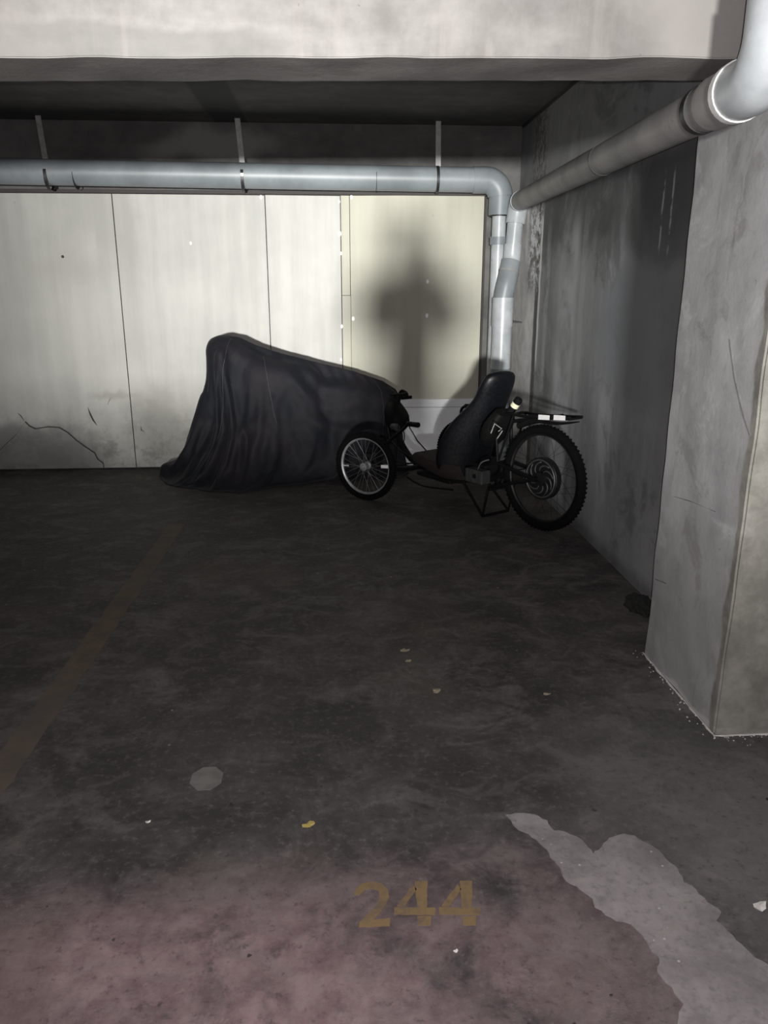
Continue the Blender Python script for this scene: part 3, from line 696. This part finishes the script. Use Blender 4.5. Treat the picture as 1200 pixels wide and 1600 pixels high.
    for step in range(95):
        Vv[:, 2] -= 3.6*dt; Vv *= .95
        Pn = X+Vv*dt
        for it in range(11):
            d = Pn[j]-Pn[i]; L = np.sqrt((d*d).sum(1))+1e-9
            c_ = (K*(1-L0/L))[:, None]*d*.5
            D = np.stack([np.bincount(i, c_[:, q], n)-np.bincount(j, c_[:, q], n) for q in range(3)], 1)
            Pn += D*wgt[:, None]
            Pn[:NN] = X0; Pn[hemi] = H0
            if it % 3 == 1:
                q_ = Pn[idx[:, 1:-1]]
                for anc, lim in ((Pn[idx[:, :1]], l_top), (Pn[idx[:, -1:]], l_bot)):
                    dd = q_-anc; l = np.sqrt((dd*dd).sum(2))+1e-9; q_ = np.where((l > lim)[..., None], anc+dd*(lim/l)[..., None], q_)
                Pn[idx[:, 1:-1]] = q_
            if it % 3 == 2 or it == 10:
                for a, b, r in caps:
                    ab = b-a; t_ = np.clip(((Pn-a)@ab)/(ab@ab), 0, 1); cp = a+t_[:, None]*ab
                    dd = Pn-cp; l = np.sqrt((dd*dd).sum(1))+1e-9; m = l < r; m[:NN] = False
                    Pn[m] = cp[m]+dd[m]/l[m][:, None]*r
                Pn[:, 1] = np.minimum(Pn[:, 1], 6.475)
                low = Pn[:, 2] < .005; Pn[low, 2] = .005; Pn[low, :2] = X[low, :2]*.7+Pn[low, :2]*.3
        Vv = (Pn-X)/dt; X = Pn
    # the long creases the photograph shows: ridges (+) and valleys (-) pressed into the sheet
    folds = [([(347, 545), (338, 590), (330, 640), (328, 668)], .010, 7), ([(420, 560), (400, 610), (392, 650)], .008, 9),
             ([(452, 596), (420, 640), (385, 668), (350, 700), (310, 730)], .022, 9), ([(442, 565), (475, 612), (512, 640)], .030, 9),
             ([(452, 562), (482, 600), (500, 622)], -.040, 11), ([(375, 528), (420, 552), (462, 566), (540, 585)], .012, 6), ([(378, 536), (425, 560), (440, 566)], -.022, 7),
             ([(372, 665), (372, 700), (376, 760)], .020, 6), ([(384, 668), (386, 710), (392, 765)], -.022, 6), ([(398, 655), (400, 700), (402, 765)], .014, 7),
             ([(405, 640), (425, 700), (436, 765)], .018, 9), ([(425, 620), (455, 690), (470, 750)], -.018, 10), ([(440, 610), (490, 680), (520, 740)], .016, 10),
             ([(470, 640), (510, 665), (555, 672)], .018, 8), ([(475, 655), (510, 682), (540, 690)], -.018, 9), ([(572, 590), (545, 640), (535, 672)], .016, 10),
             ([(480, 610), (530, 602), (575, 592)], .013, 8), ([(590, 600), (580, 640), (560, 670)], -.014, 9), ([(300, 640), (320, 660), (345, 655)], -.012, 9),
             ([(265, 700), (300, 722), (330, 745)], .014, 9), ([(285, 740), (330, 748), (380, 735)], -.014, 8), ([(500, 640), (560, 630), (600, 640)], .012, 10)]
    cc = np.array([0, 0, CAM_H]); Fv, Rv, Uv = np.array(F_), np.array(R_), np.array(U_)
    D = X-cc; zz = D@Fv; sx = 600+1200*(D@Rv)/zz; sy = 800-1200*(D@Uv)/zz
    fm = np.zeros(n, bool); fm[idx[:NN+8, 1:].ravel()] = True; fm[idx[-12:, 1:].ravel()] = True
    add = np.zeros(n)
    for pts, am, wd in folds:
        best = np.full(n, 1e9); par = np.zeros(n); m_ = len(pts)-1
        for q in range(m_):
            a = np.array(pts[q], float); b = np.array(pts[q+1], float); ab = b-a
            t_ = np.clip(((sx-a[0])*ab[0]+(sy-a[1])*ab[1])/(ab@ab), 0, 1)
            dd = np.hypot(sx-a[0]-t_*ab[0], sy-a[1]-t_*ab[1]); mm = dd < best; best[mm] = dd[mm]; par[mm] = ((q+t_)/m_)[mm]
        add += am*np.exp(-(best/wd)**1.6)*(.35+.65*np.sin(np.clip(par, .03, .97)*PI))
    X[:, 1] -= np.where(fm, add, 0)*np.clip(X[:, 2]/.06, .1, 1)
    X[:, 1] = np.minimum(X[:, 1], 6.475)
    faces = []
    for t in range(T):
        t2 = (t+1) % T
        for q in range(V):
            f = [idx[t, q], idx[t2, q], idx[t2, q+1], idx[t, q+1]]
            g_ = []
            for z in f:
                if z not in g_: g_.append(int(z))
            if len(g_) > 2: faces.append(g_)
    return X, faces, idx, T, NN, MM, V
X, faces, idx, T, NN, MM, V = drape()
root = empty('motorcycle_cover', (-.4, 6.1, 0))
tag(root, 'black nylon vehicle cover draped over a parked motorcycle against the panel wall', 'cover')
o = link('cover_sheet', X, faces, M['cover'], root, True, sub=1); o.matrix_parent_inverse = Matrix.Translation((.4, -6.1, 0))
so = o.modifiers.new('t', 'SOLIDIFY'); so.thickness = .002
def nrm(t, q):
    a = Vector(X[idx[(t+1) % T, q]])-Vector(X[idx[t-1, q]]); b = Vector(X[idx[t, min(q+1, V)]])-Vector(X[idx[t, q-1]]); n_ = a.cross(b)
    c0 = Vector((-.4, 6.1, .3)); return n_.normalized() if n_.dot(Vector(X[idx[t, q]])-c0) > 0 else -n_.normalized()
# stitched seams of the cover
for t0, q0, t1, q1 in ((14, 2, 8, V-1), (30, 4, 34, 24), (62, 3, 66, 30)):
    P = []
    for k_ in range(26):
        s_ = k_/25; t_ = t0+(t1-t0)*s_; q_ = q0+(q1-q0)*s_; ti, qi = int(t_), min(int(q_), V-1); a_, b_ = t_-ti, q_-qi
        p_ = (X[idx[ti, qi]]*(1-a_)+X[idx[ti+1, qi]]*a_)*(1-b_)+(X[idx[ti, qi+1]]*(1-a_)+X[idx[ti+1, qi+1]]*a_)*b_
        P.append(Vector(p_)+nrm(ti, qi)*.0005)
    part(G().tube(P, .003, 6, smooth=2), 'seam', M['seam'], root, smooth=True)

# ------------------------------------------------------------------ recumbent trike
TR = empty('recumbent_tricycle', (1.286, 4.575, 0), math.atan2(.843, -.537))
tag(TR, 'black recumbent tricycle with bucket seat parked between the covered motorcycle and the right wall', 'tricycle')
def rot(axis, a): return Matrix.Rotation(a, 4, axis)
def torus_prof(R, r, n=14, sx=1.0): return [(R+r*math.cos(2*PI*i/n), r*sx*math.sin(2*PI*i/n)) for i in range(n)]
def wheel(name, pos, yaw, R, tr, rim_mat, nsp, hubr, hubw, label=None):
    Mx = Matrix.Translation(pos) @ rot('Z', yaw)
    g = G().lathe(torus_prof(R-tr, tr), 64, None, True)
    # tread blocks
    for k_ in range(72):
        a = 2*PI*k_/72
        for s_ in (-1, 1):
            Mt = rot('Y', -a) @ Matrix.Translation((R-.003, s_*tr*.42, 0)) @ rot('Z', -s_*.45)
            g.box((-.004, -.007, -.006), (.0012, .007, .006), Mt)
    ty = g.make(name, M['tyre'], TR); ty.matrix_local = Mx; auto(ty, 50)
    if label: ty['label'] = label
    Rr = R-2*tr+.004
    prof = [(Rr+.012, -.013), (Rr+.016, -.010), (Rr+.004, -.006), (Rr-.002, 0), (Rr+.004, .006), (Rr+.016, .010), (Rr+.012, .013), (Rr-.004, .0125), (Rr-.012, .006), (Rr-.012, -.006), (Rr-.004, -.0125)]
    o = G().lathe(prof, 64, None, True).make('rim', rim_mat, ty); auto(o, 35)
    me = None
    for k_ in range(nsp):
        a = 2*PI*k_/nsp; s_ = 1 if k_ % 2 else -1; tw = (.42 if (k_//2) % 2 else -.42)*min(1, .03/hubr+.3)
        if me is None:
            pass
        p0 = Vector((hubr*math.cos(a+tw*2.0), s_*hubw, hubr*math.sin(a+tw*2.0))); p1 = Vector(((Rr-.010)*math.cos(a), 0, (Rr-.010)*math.sin(a)))
        L = (p1-p0).length
        if me is None:
            me = G().tube([(0, 0, 0), (0, 0, 1)], .0011 if hubr < .05 else .0009, 5)
            so_ = me.make('spoke', M['steel'] if hubr < .05 else M['rim_dark'], ty); me = so_.data
        else:
            so_ = bpy.data.objects.new('spoke', me); C.objects.link(so_); so_.parent = ty
        so_.location = p0; so_.rotation_mode = 'QUATERNION'; so_.rotation_quaternion = (p1-p0).to_track_quat('Z', 'X'); so_.scale = (1, 1, L)
    return ty, Rr
LW = math.radians(22)
fl, Rr = wheel('front_wheel', (1.24, .48, .248), LW, .248, .024, M['rim'], 32, .022, .028)
fr, _ = wheel('front_wheel', (1.24, -.48, .248), LW, .248, .024, M['rim'], 32, .022, .028)
for wv_, sgn in ((fl, 1), (fr, -1)):
    auto(G().lathe([(0, -.045), (.012, -.045), (.012, -.034), (.028, -.032), (.028, -.026), (.016, -.022), (.015, .022), (.028, .026), (.028, .032), (.014, .034), (.013, .046), (.009, .05), (0, .05)], 28).make('hub', M['rim'], wv_), 35)
    # wheel reflectors clipped to spokes
    G().box((.135, .004, -.012), (.195, .012, .012)).make('reflector', M['reflect'], wv_, bevel=.004).rotation_euler = (0, PI+.1, 0)
    G().box((.14, .004, -.006), (.19, .010, .006)).make('reflector', M['trim_line'], wv_, bevel=.002).rotation_euler = (0, .08, 0)
    # disc brake rotor on the inboard side
    auto(G().lathe([(.055, -sgn*.040), (.08, -sgn*.040), (.08, -sgn*.042), (.055, -sgn*.042)], 36, None, True).make('brake_rotor', M['rim_dark'], wv_))
rw, Rr2 = wheel('rear_wheel', (0, 0, .332), 0, .332, .029, M['rim_dark'], 36, .125, .022, 'rear wheel with large hub motor')
auto(G().lathe([(Rr2+.002, .0135), (Rr2+.008, .0145), (Rr2+.014, .0135), (Rr2+.008, .012)], 64, None, True).make('rim_edge', M['rim_line'], rw))
# hub motor: drum, bright ring, ten swept vanes
auto(G().lathe([(0, -.03), (.10, -.03), (.128, -.022), (.132, -.02), (.132, .02), (.128, .024), (.112, .026), (.108, .018), (.045, .016), (.042, .034), (0, .036)], 48).make('hub_motor', M['rim_dark'], rw), 35)
auto(G().lathe([(.112, .026), (.117, .030), (.122, .026)], 48, None, True).make('motor_ring', M['rim_line'], rw))
vm = None
for k_ in range(9):
    if vm is None:
        P = []
        for q in range(7):
            t_ = q/6; P.append(Vector(((.045+.062*t_)*math.cos(.9*t_*t_), .025, (.045+.062*t_)*math.sin(.9*t_*t_))))
        o = G().tube(P, [.002, .003, .0042, .005, .005, .004, .003], 8).make('vane', M['rim_line'], rw, smooth=True); vm = o.data
    else:
        o = bpy.data.objects.new('vane', vm); C.objects.link(o); o.parent = rw
    o.rotation_euler = (0, 2*PI*k_/9, 0)
def T_(pts, r, name, mat='frame', smooth=0, n=12, g=None):
    g = g or G(); g.tube(pts, r, n, smooth=smooth)
    o = g.make(name, M[mat], TR); return auto(o, 50)
# frame
g = G()
g.tube([(.32, 0, .30), (.55, 0, .215), (.9, 0, .19), (1.24, 0, .20), (1.42, 0, .30), (1.55, 0, .47)], .024, 14, smooth=5)       # spine and boom
g.tube([(1.24, -.36, .24), (1.22, -.18, .19), (1.22, 0, .185), (1.22, .18, .19), (1.24, .36, .24)], .020, 12, smooth=4)          # cross axle
for s_ in (-1, 1):
    g.tube([(1.24, s_*.40, .33), (1.24, s_*.385, .17)], .019, 12)                                                                # kingpin
    g.tube([(0, s_*.068, .332), (.10, s_*.068, .345), (.34, s_*.06, .375)], .014, 10, smooth=4)                                   # upper stay
    g.tube([(0, s_*.068, .332), (.2, s_*.066, .27), (.40, s_*.05, .20)], .013, 10, smooth=4)                                      # lower stay
    g.tube([(0, s_*.06, .332), (0, s_*.085, .332)], .016, 10)
g.tube([(.34, -.07, .375), (.34, .07, .375)], .014, 10); g.tube([(.40, -.07, .20), (.40, .07, .20)], .014, 10)
g.tube([(.34, 0, .375), (.40, 0, .20)], .02, 10)
g.tube([(.34, .06, .375), (.36, .07, .62)], .010, 10); g.tube([(.34, -.06, .375), (.36, -.07, .62)], .010, 10)
auto(g.make('frame', M['frame'], TR), 50)
# prop stand touching the floor
g = G(); g.tube([(.62, .10, .20), (.40, .12, .012), (.36, .12, .20)], .010, 10); g.tube([(.62, -.10, .20), (.40, -.12, .012), (.36, -.12, .20)], .010, 10)
g.tube([(.40, -.12, .012), (.40, .12, .012)], .010, 10); g.tube([(.36, -.12, .2), (.36, .12, .2)], .010, 10); g.tube([(.62, -.1, .2), (.62, .1, .2)], .010, 10)
auto(g.make('stand', M['frame'], TR), 50)
for s_, hx, hy, hz in ((1, .88, .33, .585), (-1, 1.10, -.40, .62)):
    st_ = T_([(1.22, s_*.36, .26), (1.16, s_*.36, .40), (hx+.12, hy, hz-.055), (hx+.06, hy, hz-.005)], .011, 'steering_arm', smooth=5)
    gr = G().tube([(hx+.07, hy, hz-.008), (hx-.05, hy, hz)], [.016, .017], 14).make('grip', M['plastic'], st_); auto(gr, 60)
    br = G().tube([(hx+.06, hy+.02, hz-.01), (hx+.0, hy+.045, hz+.012), (hx-.03, hy+.045, hz+.02)], .0045, 8, smooth=3).make('brake_lever', M['plastic'], st_)
T_([(1.17, -.36, .235), (1.17, .36, .235)], .006, 'tie_rod')
T_([(1.20, .30, .44), (1.13, .26, .36), (1.02, .2, .30)], .0035, 'cable', smooth=4, n=6)
T_([(1.26, .28, .30), (1.16, .24, .26), (1.02, .2, .27)], .0045, 'cable', smooth=4, n=6)
for k_, (rr, cx, cz) in enumerate(((.05, 1.36, .40), (.038, 1.38, .36), (.04, 1.33, .47))):
    P = [(cx+rr*.6*math.cos(a), .06+.02*k_, cz+rr*math.sin(a)) for a in [2*PI*i/14 for i in range(14)]]
    g = G(); g.tube(P, .0035, 6, closed=True); auto(g.make('cable', M['plastic'], TR))
T_([(1.50, .03, .62), (1.47, .035, .52), (1.44, .04, .46), (1.41, .05, .44)], .0035, 'cable', 'trim_line', smooth=4, n=6)
# crankset at the end of the boom
BX, BZ = 1.55, .50
cs = G().tube([(BX, -.06, BZ), (BX, .06, BZ)], .026, 16).make('bottom_bracket', M['frame'], TR); auto(cs)
g = G(); g.lathe([(.045, -.045), (.085, -.045), (.088, -.047), (.085, -.049), (.045, -.049)], 40, Matrix.Translation((BX, 0, BZ)), True)
for k_ in range(40):
    a = 2*PI*k_/40; g.box((.085, -.0485, -.003), (.091, -.0455, .003), Matrix.Translation((BX, 0, BZ)) @ rot('Y', a))
for k_ in range(5):
    g.box((.02, -.0495, -.006), (.05, -.0445, .006), Matrix.Translation((BX, 0, BZ)) @ rot('Y', 2*PI*k_/5))
auto(g.make('chainring', M['rim_dark'], TR), 40)
for s_, a in ((1, 1.95+PI), (-1, 1.95)):
    dx, dz = math.cos(a)*.165, math.sin(a)*.165
    dx = -dx*.9
    cr_ = G().tube([(BX, s_*.065, BZ), (BX+dx, s_*.075, BZ+dz)], [.014, .010], 10).make('crank', M['frame'], TR); auto(cr_)
    g = G(); px_, pz_ = BX+dx, BZ+dz
    for q in (-.045, .045): g.box((px_+q-.007, s_*.085, pz_-.012), (px_+q+.007, s_*.185, pz_+.012))
    for q in (.085, .135, .18): g.box((px_-.05, s_*q-.006, pz_-.010), (px_+.05, s_*q+.006, pz_+.010))
    g.tube([(px_, s_*.075, pz_), (px_, s_*.185, pz_)], .008, 8)
    g.make('pedal', M['plastic'], cr_, bevel=.002)
    g = G(); P = [(px_-.05, s_*.135, pz_), (px_-.04, s_*.135, pz_+.035), (px_+.02, s_*.135, pz_+.045), (px_+.05, s_*.135, pz_+.01)]; g.tube(P, .012, 8, smooth=4)
    g.make('toe_strap', M['plastic'], cr_, smooth=True)
# front mast with lamp bracket and soft bag
g = G(); rings = []
for q in range(9):
    t_ = q/8; z_ = .42+.22*t_; hw = .07*math.sin(PI*(.12+.8*t_))+.02
    rings.append([Vector((1.49+hw*.9*math.copysign(abs(math.cos(a))**.7, math.cos(a))-.02*math.sin(t_*5), hw*math.copysign(abs(math.sin(a))**.7, math.sin(a))+.02, z_+.01*math.sin(3*a))) for a in [2*PI*i/16 for i in range(16)]])
auto(g.loft(rings).make('boom_bag', M['plastic'], TR), 60)
T_([(1.50, 0, .40), (1.49, 0, .60), (1.46, 0, .70)], .011, 'mast', smooth=3)
T_([(1.46, -.06, .70), (1.46, .09, .70)], .010, 'mast_bar')
lp = G().lathe([(0, -.03), (.022, -.03), (.026, .0), (.028, .03), (.022, .032), (0, .032)], 18, Matrix.Translation((1.40, .1, .47)) @ rot('Z', PI/2)).make('headlamp', M['rim_line'], TR); auto(lp)
T_([(BX-.02, -.047, BZ+.085), (1.2, -.05, .30), (.6, -.06, .26), (.15, -.06, .36)], .004, 'chain', smooth=4, n=6)
T_([(1.22, .12, .12), (1.0, .14, .10), (.7, .12, .13)], .006, 'brake_line', smooth=4, n=6)
# seat: shell sections from the pan up to the headrest
def sect(cx, cz, hw, th, tilt, wrap):
    r = []
    n = 28
    for i in range(n):
        a = 2*PI*i/n; c1, s1 = math.cos(a), math.sin(a)
        y = hw*math.copysign(abs(c1)**.75, c1); d = th*math.copysign(abs(s1)**.8, s1)
        d += wrap*(abs(y)/max(hw, .01))**2.5
        r.append(Vector((cx+d*math.cos(tilt), y, cz+d*math.sin(tilt))))
    return r
R1 = [sect(*q) for q in ((.66, .20, .19, .04, .4, .07), (.655, .25, .235, .055, .35, .10), (.635, .35, .245, .055, .3, .12), (.595, .46, .235, .055, .3, .12), (.545, .57, .208, .055, .3, .11), (.50, .66, .172, .052, .3, .08),
      (.465, .73, .15, .05, .3, .05), (.445, .79, .138, .048, .3, .03), (.42, .86, .142, .05, .3, .02), (.400, .915, .13, .048, .3, .015), (.385, .945, .105, .035, .3, .01), (.378, .958, .03, .015, .3, 0))]
bk = G().loft(R1).make('backrest', M['leather'], TR, smooth=True, sub=1)
P = [(.06+.0, 0, 0)]
# piping outline on the left wing
def on_seat(x, y):   # point of the near bolster seen at a photo pixel
    r = ray(x, y); r = TR_inv3 @ r; o0 = TR_inv @ Vector((0, 0, CAM_H)); t_ = (.262-o0.y)/r.y; return o0+r*t_
TR_m = Matrix.Translation(TR.location) @ Matrix.Rotation(TR.rotation_euler.z, 4, 'Z'); TR_inv = TR_m.inverted(); TR_inv3 = TR_inv.to_3x3()
for pts in ([(767, 677), (773, 662), (784, 670), (779, 674)], [(777, 685), (785, 673)]):
    G().tube([on_seat(*p) for p in pts], .0032, 6).make('side_trim', M['trim_line'], bk)
pan = [sect2 for sect2 in []]
g = G(); rings = []
for x_, z_, hw, th, wr_ in ((.62, .26, .20, .05, .05), (.72, .245, .225, .055, .06), (.85, .26, .22, .055, .05), (.96, .285, .215, .055, .035), (1.03, .30, .21, .05, .02), (1.06, .30, .20, .035, .01)):
    rings.append([Vector((x_, hw*math.copysign(abs(math.cos(a))**.5, math.cos(a)), z_+th*math.copysign(abs(math.sin(a))**.5, math.sin(a))+wr_*abs(math.cos(a))**3)) for a in [2*PI*i/28 for i in range(28)]])
auto(g.loft(rings).make('seat_cushion', M['maroon'], TR), 60)
G().box((.66, -.19, .185), (1.02, .19, .215)).make('seat_base', M['plastic'], TR, bevel=.008)
for s_ in (-1, 1): T_([(.70, s_*.12, .19), (.62, s_*.10, .20)], .012, 'seat_mount')
# headrest pillow face
o = G().loft([[Vector((.478-.28*(z_-.80)+(.024*(1 if math.cos(a) > 0 else .2))*math.cos(a)*f_, .088*f_*math.sin(a), z_)) for a in [2*PI*i/20 for i in range(20)]] for z_, f_ in ((.80, .6), (.82, .9), (.86, 1), (.90, .95), (.925, .7), (.935, .3))]).make('headrest_pad', M['leather'], TR, smooth=True)
# controller box, battery
cb = G().box((.37, .09, .235), (.53, .17, .325)).make('controller_box', M['grey_box'], TR, bevel=.006)
g = G()
for q in range(5): g.box((.385+q*.03, .168, .245), (.39+q*.03, .176, .315))
g.make('cooling_fin', M['grey_box'], cb)
G().tube([(.43, .17, .285), (.43, .182, .285)], .014, 12).make('socket', M['plastic'], cb)
G().box((.44, -.13, .23), (.60, .07, .34)).make('battery_box', M['plastic'], TR, bevel=.01)
T_([(.45, .13, .32), (.43, .12, .37), (.40, .08, .39)], .006, 'cable', 'grey_box', smooth=4, n=8)
# bag strapped behind the seat, lamp tube with reflective band
g = G(); rings = []
for q in range(8):
    t_ = q/7; f_ = math.sin(PI*(.14+.72*t_))**.5
    c0 = Vector((.43, .05, .50)).lerp(Vector((.305, .05, .71)), t_)
    rings.append([c0+Vector((.05*f_*math.copysign(abs(math.cos(a))**.6, math.cos(a)), .11*f_*math.copysign(abs(math.sin(a))**.6, math.sin(a)), .02*math.cos(a))) for a in [2*PI*i/20 for i in range(20)]])
auto(g.loft(rings).make('rear_bag', M['plastic'], TR), 60)
a0, a1 = Vector((.35, .03, .62)), Vector((.232, .0, .80))
tb = G().tube([a0, a0.lerp(a1, .98), a1], [.026, .026, .022], 20).make('rear_lamp', M['plastic'], TR); auto(tb)
auto(G().tube([a0.lerp(a1, .70), a0.lerp(a1, .84)], .0272, 20).make('reflective_band', M['reflect_y'], tb))
# rack over the rear wheel with reflective strips, mudguard
g = G()
for s_ in (-1, 1): g.tube([(.36, s_*.05, .66), (.26, s_*.055, .705), (.1, s_*.055, .708), (-.23, s_*.05, .738)], .010, 10, smooth=3)
for x_ in (.22, .1, -.08, -.22): g.tube([(x_, -.055, .712+.02*(x_ < 0)), (x_, .055, .712+.02*(x_ < 0))], .007, 8)
g.tube([(.22, .055, .71), (.34, .06, .375)], .007, 8); g.tube([(.22, -.055, .71), (.34, -.06, .375)], .007, 8)
rk = g.make('rear_rack', M['frame'], TR); auto(rk)
for x0, x1, z0 in ((.0, -.085, .724), (-.12, -.205, .737)):
    G().add([(x0, .068, z0-.019), (x1, .068, z0-.011), (x1, .068, z0+.017), (x0, .068, z0+.011), (x0, .072, z0-.019), (x1, .072, z0-.011), (x1, .072, z0+.017), (x0, .072, z0+.011)],
        [(0,1,2,3),(4,7,6,5),(0,4,5,1),(1,5,6,2),(2,6,7,3),(3,7,4,0)]).make('reflective_strip', M['reflect'], rk)
T_([(.24, .03, .66), (.10, .02, .685), (-.10, .02, .69), (-.27, .02, .722)], [.012, .014, .010, .003], 'mudguard', smooth=5)
T_([(.18, .05, .64), (.07, .04, .68), (-.02, .04, .695)], [.02, .016, .006], 'strap', smooth=4)

# ------------------------------------------------------------------ the photographer, whose shadow falls on the panels
def figure():
    me = bpy.data.meshes.new('person')
    J = [((0, 0, .95), .15), ((0, 0, 1.15), .145), ((0, .0, 1.33), .16), ((0, .01, 1.42), .07), ((0, .03, 1.50), .058), ((0, .04, 1.58), .095), ((0, .03, 1.68), .085),
         ((.10, 0, .88), .10), ((.12, .03, .48), .07), ((.13, 0, .09), .05), ((.14, .16, .04), .04),
         ((-.10, 0, .88), .10), ((-.12, .03, .48), .07), ((-.13, 0, .09), .05), ((-.14, .16, .04), .04),
         ((.19, 0, 1.36), .07), ((.27, .12, 1.16), .05), ((.23, .34, 1.36), .036), ((.21, .39, 1.42), .03),
         ((-.19, 0, 1.36), .07), ((-.20, .14, 1.16), .05), ((.05, .34, 1.36), .036), ((.09, .39, 1.42), .03)]
    Ed = [(0, 1), (1, 2), (2, 3), (3, 4), (4, 5), (5, 6), (0, 7), (7, 8), (8, 9), (9, 10), (0, 11), (11, 12), (12, 13), (13, 14), (2, 15), (15, 16), (16, 17), (17, 18), (2, 19), (19, 20), (20, 21), (21, 22)]
    me.from_pydata([j[0] for j in J], Ed, []); me.materials.append(M['jacket'])
    o = bpy.data.objects.new('person', me); C.objects.link(o)
    m = o.modifiers.new('skin', 'SKIN'); m.use_smooth_shade = True
    for i, sv in enumerate(me.skin_vertices[0].data): sv.radius = (J[i][1], J[i][1]*(.75 if i in (0, 1, 2) else 1)); sv.use_root = i == 0
    m = o.modifiers.new('s', 'SUBSURF'); m.levels = 2; m.render_levels = 2
    for s_ in (-1, 1):
        for q in range(5):
            fx = .15+s_*(.055-.002*q); z_ = 1.405+.016*q
            pts = [(fx, .39, z_), (fx-s_*.0, .425, z_+.004), (fx-s_*.018, .436, z_+.004)] if q < 4 else [(fx, .385, z_), (fx-s_*.012, .40, z_+.01), (fx-s_*.03, .402, z_+.012)]
            G().tube(pts, [.009, .008, .007], 8, smooth=3).make('finger', M['skin'], o, smooth=True)
    return o
pn = figure(); pn.location = (-.15, -.46, 0)
tag(pn, 'person in dark jacket holding up a phone, whose shadow falls on the panels', 'person')
ph = G().box((-.037, -.036, 1.395), (.037, -.028, 1.545)).make('phone', M['plastic'], bevel=.003); tag(ph, 'black phone held up by the person taking the picture', 'phone')
